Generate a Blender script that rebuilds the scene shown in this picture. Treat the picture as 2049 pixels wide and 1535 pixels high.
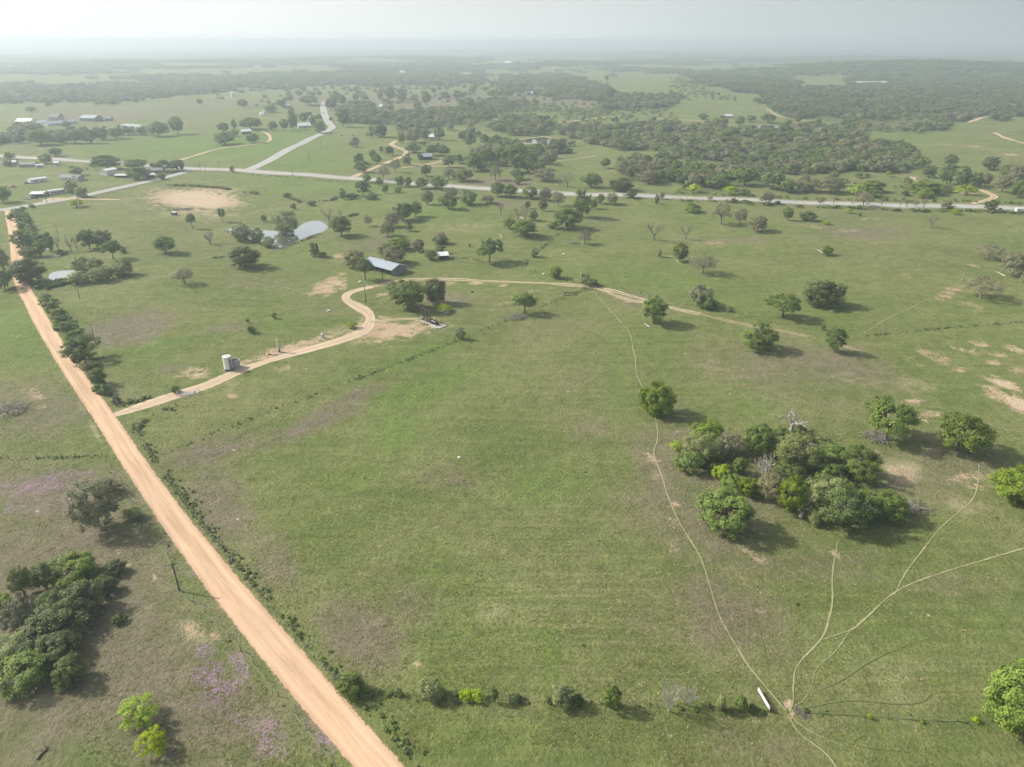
import bpy, math, random
import numpy as np
from mathutils import Vector, Matrix

random.seed(7)
rng = np.random.default_rng(7)
S = bpy.context.scene
for o in list(bpy.data.objects):
    bpy.data.objects.remove(o)

# ---------------------------------------------------------------- camera
IW, IH = 2049.0, 1535.0
FPX = 1421.6                      # focal length in photograph pixels
HC = 100.0                        # flying height of the camera
PITCH = math.radians(25.75)
cam_d = bpy.data.cameras.new('camera')
cam = bpy.data.objects.new('camera', cam_d)
S.collection.objects.link(cam)
cam.location = (0, 0, HC)
cam.rotation_euler = (math.radians(90) - PITCH, 0, 0)
cam_d.sensor_width = 36.0
cam_d.lens = 36.0 * FPX / IW
cam_d.clip_start = 0.5
cam_d.clip_end = 90000
S.camera = cam

# ---------------------------------------------------------------- light
SUN_AZ = math.radians(-74)        # measured from the view direction (+Y) towards +X
SUN_EL = math.radians(36)
SUN_STRENGTH = 5.0
SKY_STRENGTH = 0.13
EXPOSURE = 0.05
HAZE_DENSITY = 0.00029
HAZE_COLOR = (0.795, 0.92, 0.975, 1)
HAZE_ANISO = 0.27

sd = Vector((math.sin(SUN_AZ) * math.cos(SUN_EL), math.cos(SUN_AZ) * math.cos(SUN_EL), math.sin(SUN_EL)))
sun_l = bpy.data.lights.new('sun', 'SUN')
sun_l.energy = SUN_STRENGTH
sun_l.angle = math.radians(0.9)
sun_l.color = (1.0, 0.972, 0.915)
sun = bpy.data.objects.new('sun', sun_l)
S.collection.objects.link(sun)
sun.rotation_euler = (-sd).to_track_quat('-Z', 'Y').to_euler()
sun.location = sd * 300

W = bpy.data.worlds.new('World')
S.world = W
W.use_nodes = True
nt = W.node_tree
nt.nodes.clear()
N = nt.nodes.new
L = nt.links.new
out = N('ShaderNodeOutputWorld')
bg = N('ShaderNodeBackground')
sky = N('ShaderNodeTexSky')
sky.sky_type = 'NISHITA'
sky.sun_disc = False
sky.sun_elevation = SUN_EL
sky.sun_rotation = SUN_AZ
sky.air_density = 1.2
sky.dust_density = 6.0
sky.ozone_density = 1.0
# thin bright overcast veil over the blue sky: whiter low down and around the sun's side
tc = N('ShaderNodeTexCoord')
sep = N('ShaderNodeSeparateXYZ')
L(tc.outputs['Generated'], sep.inputs[0])
mr = N('ShaderNodeMapRange')
mr.inputs['From Min'].default_value = 0.0
mr.inputs['From Max'].default_value = 0.5
mr.inputs['To Min'].default_value = 0.93
mr.inputs['To Max'].default_value = 0.10
L(sep.outputs['Z'], mr.inputs['Value'])
dot = N('ShaderNodeVectorMath'); dot.operation = 'DOT_PRODUCT'
L(tc.outputs['Generated'], dot.inputs[0])
dot.inputs[1].default_value = sd
mr2 = N('ShaderNodeMapRange')
mr2.interpolation_type = 'SMOOTHSTEP'
mr2.inputs['From Min'].default_value = -0.45
mr2.inputs['From Max'].default_value = 0.72
mr2.inputs['To Min'].default_value = 0.0
mr2.inputs['To Max'].default_value = 1.0
L(dot.outputs['Value'], mr2.inputs['Value'])
veil = N('ShaderNodeMix'); veil.data_type = 'RGBA'
VEIL_A = (3.55, 4.2, 4.35, 1)
VEIL_B = (8.4, 8.7, 8.5, 1)
veil.inputs[6].default_value = VEIL_A
veil.inputs[7].default_value = VEIL_B
L(mr2.outputs[0], veil.inputs[0])
nz = N('ShaderNodeTexNoise')
mapn = N('ShaderNodeMapping')
mapn.inputs['Scale'].default_value = (1.2, 1.2, 7.0)
L(tc.outputs['Generated'], mapn.inputs[0]); L(mapn.outputs[0], nz.inputs['Vector'])
nz.inputs['Scale'].default_value = 2.2
nz.inputs['Detail'].default_value = 4
nzm = N('ShaderNodeMapRange')
nzm.inputs['To Min'].default_value = 0.94
nzm.inputs['To Max'].default_value = 1.06
L(nz.outputs[0], nzm.inputs['Value'])
vs = N('ShaderNodeVectorMath'); vs.operation = 'SCALE'
L(veil.outputs[2], vs.inputs[0]); L(nzm.outputs[0], vs.inputs['Scale'])
mx = N('ShaderNodeMix'); mx.data_type = 'RGBA'
L(mr.outputs[0], mx.inputs[0]); L(sky.outputs[0], mx.inputs[6]); L(vs.outputs[0], mx.inputs[7])
L(mx.outputs[2], bg.inputs['Color'])
bg.inputs['Strength'].default_value = SKY_STRENGTH
L(bg.outputs[0], out.inputs['Surface'])

S.view_settings.view_transform = 'Standard'
S.view_settings.look = 'None'
S.view_settings.exposure = EXPOSURE
S.view_settings.gamma = 1
S.view_settings.use_curve_mapping = False
S.render.engine = 'CYCLES'
S.cycles.max_bounces = 5
S.cycles.diffuse_bounces = 2
S.cycles.glossy_bounces = 2
S.cycles.transmission_bounces = 2
S.cycles.transparent_max_bounces = 8
S.cycles.volume_bounces = 0
S.cycles.use_denoising = True
S.cycles.use_adaptive_sampling = True
S.cycles.adaptive_threshold = 0.015

# ---------------------------------------------------------------- terrain height and pixel <-> ground
PONDS = []      # (x, y, rx, ry, level) filled in below

def smooth(e0, e1, v):
    t = np.clip((v - e0) / (e1 - e0), 0, 1)
    return t * t * (3 - 2 * t)

def h_raw(x, y):
    r = np.hypot(x, y)
    near = 0.9 * np.sin(x / 57 + 1.3) * np.sin(y / 71 + 0.4) + 0.6 * np.sin(x / 31 + y / 47) + 0.25 * np.sin(x / 13 - y / 17)
    far = 7.0 * np.sin(x / 340 + 0.7) * np.sin(y / 290 + 1.1) + 5 * np.sin(x / 610 - y / 800 + 2.0)
    hill = 22 * np.exp(-(((x - 1500) / 700) ** 2 + ((y - 2700) / 420) ** 2)) + 9 * np.exp(-(((x - 420) / 260) ** 2 + ((y - 1650) / 260) ** 2))
    k = smooth(900, 3800, r)
    return near * smooth(0, 60, r) + far * k + hill * smooth(900, 1500, r) - 9 * smooth(3000, 9000, r)

def hgt(x, y):
    x = np.asarray(x, float); y = np.asarray(y, float)
    h = h_raw(x, y)
    for (px, py, rx, ry, lv) in PONDS:
        d = np.sqrt(((x - px) / rx) ** 2 + ((y - py) / ry) ** 2)
        m = 1 - smooth(1.0, 1.9, d)
        h = h * (1 - m) + lv * m
    return h

sp, cp = math.sin(PITCH), math.cos(PITCH)
_T = np.concatenate([[20.0], np.geomspace(60, 40000, 700)])

def ground(px, py):
    """points on the terrain seen at photograph pixels (arrays) -> (n,3)"""
    px = np.atleast_1d(np.asarray(px, float)); py = np.atleast_1d(np.asarray(py, float))
    u = (px - IW / 2) / FPX; v = (py - IH / 2) / FPX
    dx = u; dy = cp - v * sp; dz = -sp - v * cp
    res = np.zeros((len(px), 3))
    for a in range(0, len(px), 2000):
        s = slice(a, a + 2000)
        X = dx[s, None] * _T; Y = dy[s, None] * _T; Z = HC + dz[s, None] * _T
        D = Z - hgt(X, Y)
        neg = D < 0
        i = np.where(neg.any(1), neg.argmax(1), len(_T) - 1)
        i = np.maximum(i, 1)
        r = np.arange(len(i))
        d0 = D[r, i - 1]; d1 = D[r, i]
        f = np.clip(d0 / np.where(np.abs(d0 - d1) < 1e-9, 1, d0 - d1), 0, 1)
        t0 = _T[i - 1]; t1 = _T[i]
        t = t0 + (t1 - t0) * f
        for _ in range(3):
            xx = dx[s] * t; yy = dy[s] * t
            e = HC + dz[s] * t - hgt(xx, yy)
            t = np.clip(t - e / np.minimum(dz[s], -1e-4) * 0.8, t0, t1)
        xx = dx[s] * t; yy = dy[s] * t
        res[s] = np.stack([xx, yy, hgt(xx, yy)], 1)
    return res

def g1(px, py):
    return Vector(ground([px], [py])[0])

def project(x, y, z):
    x = np.asarray(x, float); y = np.asarray(y, float); z = np.asarray(z, float) - HC
    depth = y * cp - z * sp
    up = y * sp + z * cp
    d = np.where(depth > 1, depth, np.nan)
    return IW / 2 + FPX * x / d, IH / 2 - FPX * up / d, depth

def mpp(px, py):
    """metres per photograph pixel at a ground point"""
    p = g1(px, py)
    return (p.y * cp - (p.z - HC) * sp) / FPX

# crops of the photograph the things were measured in
CROP = {'A': (0, 0, .34163), 'B': (650, 0, .34163), 'C': (1350, 0, .34114), 'D': (0, 400, .32573),
        'E': (400, 380, .26055), 'F': (800, 380, .29283), 'G': (1400, 380, .31674), 'H': (1200, 700, .41435),
        'I': (0, 850, .44614), 'J': (600, 1100, .34163), 'K': (1300, 1100, .36554), 'L': (380, 620, .14641),
        'M': (780, 560, .08785), 'P': (0, 0, 1.0)}
def cv(c, x, y):
    ox, oy, s = CROP[c]
    return ox + x * s, oy + y * s

# ponds: outlines (photograph pixels)
POND_OUT = {
    'stock_pond': [(454, 461), (462, 456), (480, 455), (505, 457), (530, 460), (548, 462), (570, 465), (590, 461), (605, 449), (622, 443), (640, 443), (652, 450), (656, 457), (648, 464), (620, 473), (595, 482), (575, 490), (560, 496), (540, 496), (530, 489), (505, 480), (480, 470), (462, 467)],
    'small_pond': [(98, 553), (103, 547), (118, 543), (140, 541), (156, 541), (165, 545), (164, 552), (150, 558), (130, 563), (110, 563), (99, 559)],
    'far_pond': [(1037, 282), (1062, 276), (1088, 272), (1100, 276), (1112, 283), (1108, 289), (1090, 291), (1062, 289)],
    'round_pond': [(1503, 255), (1512, 252), (1535, 251), (1560, 252), (1562, 258), (1545, 263), (1520, 262), (1506, 259)],
    'distant_pond': [(66, 188), (78, 186), (104, 186), (106, 189), (90, 192), (70, 191)],
    'lake': [(1722, 152), (1760, 150), (1797, 151), (1797, 154), (1760, 155.5), (1725, 154.5)],
    'farm_pond': [(192,258.5),(205,256),(219,254),(234,252),(250,247.5),(278,248.5),(284,254),(272,257),(244,259),(230,259.5),(215,259.5)],
    'hill_pond': [(1063, 180), (1080, 178), (1098, 179), (1099, 182), (1080, 183), (1066, 183)],
}
pond_world = {}
for k, pts in POND_OUT.items():
    w = ground([p[0] for p in pts], [p[1] for p in pts])
    pond_world[k] = w
pw_add = []
for k, w in pond_world.items():
    c = w.mean(0)
    R = np.abs(w[:, :2] - c[:2]).max(0) * 1.15 + 4
    pw_add.append((c[0], c[1], R[0], R[1], float(h_raw(c[0], c[1]))))
PONDS.extend(pw_add)
# ---------------------------------------------------------------- helpers
COL = S.collection

def tag(o, label=None, cat=None, group=None, kind=None):
    if label: o['label'] = label
    if cat: o['category'] = cat
    if group: o['group'] = group
    if kind: o['kind'] = kind
    return o

def empty(name, loc, rz=0.0, scale=(1, 1, 1)):
    o = bpy.data.objects.new(name, None)
    o.empty_display_size = 0.5
    COL.objects.link(o)
    o.location = loc
    o.rotation_euler = (0, 0, rz)
    o.scale = scale
    return o

def mesh_obj(name, me, parent=None):
    o = bpy.data.objects.new(name, me)
    COL.objects.link(o)
    if parent is not None:
        o.parent = parent
    return o

def make_mesh(name, V, F, mat, attrs=None, smooth_=False):
    """V (n,3) array, F (m,k) array or list of faces"""
    me = bpy.data.meshes.new(name)
    V = np.asarray(V, np.float32)
    if isinstance(F, np.ndarray):
        m, k = F.shape
        me.vertices.add(len(V)); me.vertices.foreach_set('co', V.ravel())
        me.loops.add(m * k); me.loops.foreach_set('vertex_index', F.astype(np.int32).ravel())
        me.polygons.add(m); me.polygons.foreach_set('loop_start', (np.arange(m) * k).astype(np.int32))
        me.update(calc_edges=True)
        me.validate()
    else:
        me.from_pydata([tuple(map(float, v)) for v in V], [], F)
    if attrs:
        for an, (dom, arr) in attrs.items():
            a = me.attributes.new(an, 'FLOAT', dom)
            a.data.foreach_set('value', np.asarray(arr, np.float32))
    if mat is not None:
        me.materials.append(mat)
    if smooth_:
        me.polygons.foreach_set('use_smooth', np.ones(len(me.polygons), bool))
    return me

class MB:
    """collects shapes of one part and links them as one mesh"""
    def __init__(s): s.v = []; s.f = []
    def add(s, V, F):
        b = len(s.v)
        s.v += [tuple(v) for v in V]
        s.f += [tuple(i + b for i in f) for f in F]
        return s
    def box(s, c, d, rz=0.0, taper=1.0):
        hx, hy, hz = d[0] / 2, d[1] / 2, d[2] / 2
        V = []
        for sz in (-1, 1):
            t = 1 if sz < 0 else taper
            for sx, sy in ((-1, -1), (1, -1), (1, 1), (-1, 1)):
                x, y = sx * hx * t, sy * hy * t
                V.append((c[0] + x * math.cos(rz) - y * math.sin(rz), c[1] + x * math.sin(rz) + y * math.cos(rz), c[2] + sz * hz))
        return s.add(V, [(3, 2, 1, 0), (4, 5, 6, 7), (0, 1, 5, 4), (1, 2, 6, 5), (2, 3, 7, 6), (3, 0, 4, 7)])
    def tube(s, pts, rad, n=6, cap=True):
        pts = [Vector(p) for p in pts]
        if not hasattr(rad, '__len__'): rad = [rad] * len(pts)
        V = []; F = []
        for i, p in enumerate(pts):
            t = (pts[min(i + 1, len(pts) - 1)] - pts[max(i - 1, 0)])
            if t.length < 1e-9: t = Vector((0, 0, 1))
            t.normalize()
            a = t.cross(Vector((0, 0, 1)) if abs(t.z) < .9 else Vector((1, 0, 0))).normalized()
            b = t.cross(a)
            for k in range(n):
                q = 2 * math.pi * k / n
                V.append(p + (a * math.cos(q) + b * math.sin(q)) * rad[i])
        for i in range(len(pts) - 1):
            for k in range(n):
                F.append((i * n + k, i * n + (k + 1) % n, (i + 1) * n + (k + 1) % n, (i + 1) * n + k))
        if cap:
            F.append(tuple(range(n - 1, -1, -1))); F.append(tuple((len(pts) - 1) * n + k for k in range(n)))
        return s.add(V, F)
    def lathe(s, prof, n=24, c=(0, 0, 0)):
        V = []; F = []
        for r, z in prof:
            for k in range(n):
                q = 2 * math.pi * k / n
                V.append((c[0] + r * math.cos(q), c[1] + r * math.sin(q), c[2] + z))
        for i in range(len(prof) - 1):
            for k in range(n):
                F.append((i * n + k, i * n + (k + 1) % n, (i + 1) * n + (k + 1) % n, (i + 1) * n + k))
        F.append(tuple(range(n - 1, -1, -1))); F.append(tuple((len(prof) - 1) * n + k for k in range(n)))
        return s.add(V, F)
    def mesh(s, name, mat):
        return make_mesh(name, np.array(s.v, float), s.f, mat)
    def build(s, name, mat, parent=None):
        return mesh_obj(name, s.mesh(name, mat), parent)

# ---------------------------------------------------------------- materials
def new_mat(name):
    m = bpy.data.materials.new(name)
    m.use_nodes = True
    t = m.node_tree
    t.nodes.clear()
    o = t.nodes.new('ShaderNodeOutputMaterial')
    return m, t, o

def nd(t, typ, **kw):
    n = t.nodes.new(typ)
    for k, v in kw.items():
        if k.startswith('i_'):
            key = k[2:]
            if key.isdigit(): key = int(key)
            n.inputs[key].default_value = v
        else:
            setattr(n, k, v)
    return n

def noise(t, scale, detail=4, rough=.55, vec=None, dist=0.0):
    n = nd(t, 'ShaderNodeTexNoise')
    n.inputs['Scale'].default_value = scale
    n.inputs['Detail'].default_value = detail
    n.inputs['Roughness'].default_value = rough
    n.inputs['Distortion'].default_value = dist
    if vec is not None: t.links.new(vec, n.inputs['Vector'])
    return n.outputs[0]

def rmap(t, v, a, b, c=0.0, d=1.0, sm=True):
    n = nd(t, 'ShaderNodeMapRange')
    if sm: n.interpolation_type = 'SMOOTHSTEP'
    n.inputs['From Min'].default_value = a; n.inputs['From Max'].default_value = b
    n.inputs['To Min'].default_value = c; n.inputs['To Max'].default_value = d
    t.links.new(v, n.inputs['Value'])
    return n.outputs[0]

def mixc(t, fac, a, b, mode='MIX'):
    n = nd(t, 'ShaderNodeMix', data_type='RGBA', blend_type=mode)
    for s, v in ((0, fac), (6, a), (7, b)):
        if isinstance(v, (int, float)): n.inputs[s].default_value = v
        elif isinstance(v, tuple): n.inputs[s].default_value = v if len(v) == 4 else (*v, 1)
        else: t.links.new(v, n.inputs[s])
    return n.outputs[2]

def math_(t, op, a, b=None, c=None, clamp=False):
    n = nd(t, 'ShaderNodeMath', operation=op, use_clamp=clamp)
    for i, v in enumerate((a, b, c)):
        if v is None: continue
        if isinstance(v, (int, float)): n.inputs[i].default_value = v
        else: t.links.new(v, n.inputs[i])
    return n.outputs[0]

def attr(t, name):
    return nd(t, 'ShaderNodeAttribute', attribute_name=name).outputs['Fac']

def paint(name, col, rough=.6, metal=0.0, var=.12, scale=3.0, dirt=None):
    m, t, o = new_mat(name)
    p = nd(t, 'ShaderNodeBsdfPrincipled')
    p.inputs['Roughness'].default_value = rough
    p.inputs['Metallic'].default_value = metal
    tc_ = nd(t, 'ShaderNodeTexCoord')
    n = noise(t, scale, 5, .6, tc_.outputs['Object'])
    lo = tuple(c * (1 - var) for c in col); hi = tuple(min(1, c * (1 + var)) for c in col)
    c_ = mixc(t, n, lo, hi)
    if dirt:
        n2 = noise(t, scale * .45, 6, .7, tc_.outputs['Object'])
        c_ = mixc(t, rmap(t, n2, .5, .72, 0, .65), c_, dirt)
    t.links.new(c_, p.inputs['Base Color'])
    t.links.new(p.outputs[0], o.inputs[0])
    return m

def leaf_mat(name, dark, light, transl=.25, grey=0.0):
    m, t, o = new_mat(name)
    oi = nd(t, 'ShaderNodeObjectInfo')
    tint = attr(t, 'tint')
    c_ = mixc(t, tint, dark, light)
    hs = nd(t, 'ShaderNodeHueSaturation')
    L_ = t.links.new
    L_(rmap(t, oi.outputs['Random'], 0, 1, .484, .499, False), hs.inputs['Hue'])
    L_(rmap(t, oi.outputs['Random'], 0, 1, 1.2, .95, False), hs.inputs['Saturation'])
    r2 = math_(t, 'FRACT', math_(t, 'MULTIPLY', oi.outputs['Random'], 7.31))
    L_(rmap(t, r2, 0, 1, .85, 1.18, False), hs.inputs['Value'])
    L_(c_, hs.inputs['Color'])
    d = nd(t, 'ShaderNodeBsdfPrincipled')
    d.inputs['Roughness'].default_value = .62
    d.inputs['Specular IOR Level'].default_value = .25
    L_(hs.outputs[0], d.inputs['Base Color'])
    tr = nd(t, 'ShaderNodeBsdfTranslucent')
    L_(hs.outputs[0], tr.inputs[0])
    mx_ = nd(t, 'ShaderNodeMixShader')
    mx_.inputs[0].default_value = transl
    L_(d.outputs[0], mx_.inputs[1]); L_(tr.outputs[0], mx_.inputs[2])
    L_(mx_.outputs[0], o.inputs[0])
    return m

LEAF = {
    'oak':    leaf_mat('oak_leaves', (.098, .152, .042), (.240, .325, .098), .28),
    'live':   leaf_mat('live_oak_leaves', (.072, .102, .040), (.175, .218, .084), .2),
    'fresh':  leaf_mat('fresh_leaves', (.120, .190, .034), (.280, .380, .085), .32),
    'lime':   leaf_mat('lime_leaves', (.26, .38, .035), (.46, .60, .09), .4),
    'olive':  leaf_mat('olive_leaves', (.190, .190, .100), (.360, .360, .205), .25),
    'willow': leaf_mat('willow_leaves', (.175, .215, .090), (.360, .420, .19), .3),
    'cedar':  leaf_mat('cedar_leaves', (.060, .092, .034), (.135, .180, .062), .15),
    'grey':   leaf_mat('grey_leaves', (.125, .140, .080), (.245, .260, .150), .2),
}
BARK = paint('bark', (.13, .11, .09), .9, 0, .35, 6)
BARK_GREY = paint('bark_grey', (.42, .39, .36), .9, 0, .3, 6)
BARK_BARE = paint('bark_bare', (.21, .18, .155), .9, 0, .3, 6)

_f = ground([321, 1175], [908, 578]); FENCE_AZ = math.atan2(_f[1][1] - _f[0][1], _f[1][0] - _f[0][0])
def ground_material():
    m, t, o = new_mat('pasture_ground')
    L_ = t.links.new
    geo = nd(t, 'ShaderNodeNewGeometry')
    pos = geo.outputs['Position']
    big = noise(t, .0065, 5, .55, pos)
    mid = noise(t, .032, 6, .62, pos, .6)
    sml = noise(t, .22, 6, .65, pos)
    fin = noise(t, 1.5, 5, .72, pos)
    ufn = noise(t, 5.5, 3, .7, pos)
    # wind and mower streaks, stretched along one heading
    mp = nd(t, 'ShaderNodeMapping'); mp.inputs['Rotation'].default_value = (0, 0, -FENCE_AZ); mp.inputs['Scale'].default_value = (.03, .5, 1)
    L_(pos, mp.inputs[0])
    streak = noise(t, 1.0, 4, .6, mp.outputs[0])
    grass_a = (.130, .172, .046)
    grass_b = (.195, .216, .080)
    c_ = mixc(t, rmap(t, mid, .35, .68), grass_a, grass_b)
    c_ = mixc(t, rmap(t, big, .38, .66, 0, .4), c_, (.172, .168, .086))
    c_ = mixc(t, rmap(t, streak, .4, .72, 0, .5), c_, (.225, .235, .085))
    mp2 = nd(t, 'ShaderNodeMapping'); mp2.inputs['Scale'].default_value = (.05, .85, 1); mp2.inputs['Rotation'].default_value = (0, 0, math.radians(-2))
    L_(pos, mp2.inputs[0])
    rows = noise(t, 1.0, 2, .5, mp2.outputs[0])
    c_ = mixc(t, math_(t, 'MULTIPLY', rmap(t, rows, .45, .62, 0, .75), attr(t, 'rows')), c_, (.265, .265, .125))
    # attributes traced from the photograph, broken up by noise
    def mask(name, lo=.25, hi=.62, k=1.0, nfac=1.0):
        a = attr(t, name)
        nn = math_(t, 'ADD', math_(t, 'MULTIPLY', mid, .65), math_(t, 'MULTIPLY', sml, .35))
        v = math_(t, 'ADD', a, math_(t, 'MULTIPLY', math_(t, 'SUBTRACT', nn, .5), nfac * 2))
        v = math_(t, 'MULTIPLY', v, math_(t, 'GREATER_THAN', a, .02))
        return rmap(t, v, lo, hi, 0, k)
    c_ = mixc(t, mask('lush', .08, .95, .7), c_, (.132, .212, .042))
    c_ = mixc(t, mask('mauve', .05, .8, .8), c_, (.198, .165, .122))
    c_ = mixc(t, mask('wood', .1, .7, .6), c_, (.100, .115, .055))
    c_ = mixc(t, mask('dry', .2, .8, .8), c_, (.37, .33, .20))
    # purple flowers, speckled
    fl = nd(t, 'ShaderNodeTexVoronoi'); fl.inputs['Scale'].default_value = 2.6; L_(pos, fl.inputs['Vector'])
    flm = math_(t, 'MULTIPLY', rmap(t, fl.outputs['Distance'], .62, .2), mask('purple', .2, .7, 1.0, .7))
    c_ = mixc(t, math_(t, 'MULTIPLY', flm, .82), c_, (.42, .22, .46))
    # grain
    g = math_(t, 'ADD', math_(t, 'MULTIPLY', fin, .6), math_(t, 'MULTIPLY', ufn, .4))
    c_ = mixc(t, 1.0, c_, mixc(t, rmap(t, g, .3, .7, 0, 1, False), (.50, .53, .50), (1.45, 1.42, 1.45)), 'MULTIPLY')
    c_ = mixc(t, 1.0, c_, mixc(t, rmap(t, sml, .25, .75, 0, 1, False), (.76, .79, .76), (1.24, 1.21, 1.24)), 'MULTIPLY')
    # bare soil
    sn = math_(t, 'ADD', math_(t, 'MULTIPLY', mid, .3), math_(t, 'ADD', math_(t, 'MULTIPLY', sml, .4), math_(t, 'MULTIPLY', fin, .3)))
    sa = attr(t, 'sand')
    sv = math_(t, 'ADD', sa, math_(t, 'MULTIPLY', math_(t, 'SUBTRACT', sn, .5), 5.0))
    sv = math_(t, 'MULTIPLY', sv, math_(t, 'GREATER_THAN', sa, .03))
    soil = mixc(t, rmap(t, mid, .35, .65), (.50, .37, .245), (.40, .265, .165))
    soil = mixc(t, rmap(t, fin, .3, .7, 0, .5), soil, (.62, .50, .36))
    soil = mixc(t, rmap(t, sa, .75, 1.05, 0, .5), soil, (.66, .53, .39))
    c_ = mixc(t, rmap(t, sv, .38, .95, 0, .92), c_, soil)
    # sparse straw tussocks, stones and dark dung pats
    vo = nd(t, 'ShaderNodeTexVoronoi'); vo.inputs['Scale'].default_value = .16; vo.inputs['Randomness'].default_value = 1; L_(pos, vo.inputs['Vector'])
    sep_ = nd(t, 'ShaderNodeSeparateColor'); L_(vo.outputs['Color'], sep_.inputs[0])
    near_c = rmap(t, vo.outputs['Distance'], .09, .05)
    c_ = mixc(t, math_(t, 'MULTIPLY', near_c, math_(t, 'GREATER_THAN', sep_.outputs[0], .86)), c_, (.42, .40, .27))
    c_ = mixc(t, math_(t, 'MULTIPLY', near_c, math_(t, 'LESS_THAN', sep_.outputs[0], .10)), c_, (.05, .06, .03))
    # far off fields in rectangles of slightly different use
    p = nd(t, 'ShaderNodeBsdfPrincipled')
    p.inputs['Roughness'].default_value = .95
    p.inputs['Specular IOR Level'].default_value = .08
    L_(c_, p.inputs['Base Color'])
    bmp = nd(t, 'ShaderNodeBump')
    bmp.inputs['Strength'].default_value = 1.0
    bmp.inputs['Distance'].default_value = .6
    hh = math_(t, 'ADD', math_(t, 'MULTIPLY', fin, .7), math_(t, 'MULTIPLY', sml, 1.3))
    L_(hh, bmp.inputs['Height'])
    L_(bmp.outputs[0], p.inputs['Normal'])
    L_(p.outputs[0], o.inputs[0])
    return m
M_GROUND = ground_material()

def track_material(name, ca, cb, edge=.35, rag=.5, centre_grass=0.0, rut=.25, lines=False, cover=1.0, grass=(.15, .165, .065)):
    """sheet with ragged grassy edges; 'u' runs -1..1 across, 'v' metres along"""
    m, t, o = new_mat(name)
    L_ = t.links.new
    geo = nd(t, 'ShaderNodeNewGeometry'); pos = geo.outputs['Position']
    u = attr(t, 'u'); au = math_(t, 'ABSOLUTE', u)
    n1 = noise(t, .5, 6, .65, pos); n2 = noise(t, 2.2, 5, .7, pos); n3 = noise(t, .07, 4, .5, pos)
    uv = nd(t, 'ShaderNodeCombineXYZ'); L_(math_(t, 'MULTIPLY', u, 3.2), uv.inputs[0]); L_(math_(t, 'MULTIPLY', attr(t, 'v'), .045), uv.inputs[1])
    n4 = noise(t, 1.0, 5, .6, uv.outputs[0], 1.2)
    c_ = mixc(t, rmap(t, n4, .35, .68), ca, cb)
    c_ = mixc(t, rmap(t, n3, .35, .7, 0, .35), c_, tuple(x * .82 for x in ca))
    c_ = mixc(t, 1.0, c_, mixc(t, n2, (.84, .84, .84), (1.14, 1.14, 1.14)), 'MULTIPLY')
    if rut:
        w = math_(t, 'ABSOLUTE', math_(t, 'SUBTRACT', au, .5))
        c_ = mixc(t, rmap(t, w, .24, .02, 0, rut), c_, tuple(min(.9, x * 1.22) for x in cb))
        e_ = rmap(t, au, .62, .85, 0, .45)
        c_ = mixc(t, math_(t, 'MULTIPLY', e_, n1), c_, tuple(x * .72 for x in ca))
    if centre_grass:
        v_ = math_(t, 'ADD', math_(t, 'SUBTRACT', .28, au), math_(t, 'MULTIPLY', math_(t, 'SUBTRACT', n1, .5), .9))
        c_ = mixc(t, rmap(t, v_, -.02, .12, 0, centre_grass), c_, grass)
    if lines:
        c_ = mixc(t, rmap(t, au, .035, .02, 0, .8), c_, (.55, .45, .12))
        w2 = math_(t, 'ABSOLUTE', math_(t, 'SUBTRACT', au, .66))
        c_ = mixc(t, rmap(t, w2, .03, .015, 0, .8), c_, (.7, .7, .68))
    p = nd(t, 'ShaderNodeBsdfPrincipled'); p.inputs['Roughness'].default_value = .93
    p.inputs['Specular IOR Level'].default_value = .15
    L_(c_, p.inputs['Base Color'])
    bm = nd(t, 'ShaderNodeBump'); bm.inputs['Strength'].default_value = .5; bm.inputs['Distance'].default_value = .08
    L_(n2, bm.inputs['Height']); L_(bm.outputs[0], p.inputs['Normal'])
    tr = nd(t, 'ShaderNodeBsdfTransparent')
    nn = math_(t, 'ADD', math_(t, 'MULTIPLY', n1, .6), math_(t, 'MULTIPLY', n2, .4))
    v = math_(t, 'ADD', math_(t, 'SUBTRACT', 1 - edge * .5, au), math_(t, 'MULTIPLY', math_(t, 'SUBTRACT', nn, .5), rag * 2))
    a_ = rmap(t, v, -.03, .09, 0, 1)
    if cover < 1:
        a_ = math_(t, 'MULTIPLY', a_, rmap(t, math_(t, 'ADD', n1, math_(t, 'MULTIPLY', n3, .5)), 1 - cover, 1.15 - cover))
    a_ = math_(t, 'MULTIPLY', a_, math_(t, 'LESS_THAN', au, .985))
    ms = nd(t, 'ShaderNodeMixShader')
    L_(a_, ms.inputs[0]); L_(tr.outputs[0], ms.inputs[1]); L_(p.outputs[0], ms.inputs[2])
    L_(ms.outputs[0], o.inputs[0])
    return m

M_DIRT = track_material('orange_gravel', (.50, .335, .21), (.65, .46, .305), .24, .30, 0, .32)
M_LANE = track_material('sandy_lane', (.50, .37, .235), (.62, .49, .335), .45, .36, .35, .2)
M_TRACK = track_material('two_track', (.45, .35, .22), (.57, .47, .32), .5, .42, .9, .1)
M_PATH = track_material('cow_path', (.30, .29, .15), (.40, .37, .21), .9, 1.0, 0, 0, False, .58)
M_PATH_G = track_material('green_path', (.13, .16, .05), (.20, .22, .09), .8, .9, 0, 0, False, .6)
M_FAINT = track_material('faint_track', (.34, .28, .16), (.46, .38, .24), .7, .7, .95, 0, False, .62)
M_ROAD = track_material('paved_road', (.36, .36, .34), (.44, .44, .42), .1, .06, 0, .12, True)
M_SHOULDER = track_material('road_verge', (.20, .20, .10), (.30, .28, .16), .4, .4, 0, 0)

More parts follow.
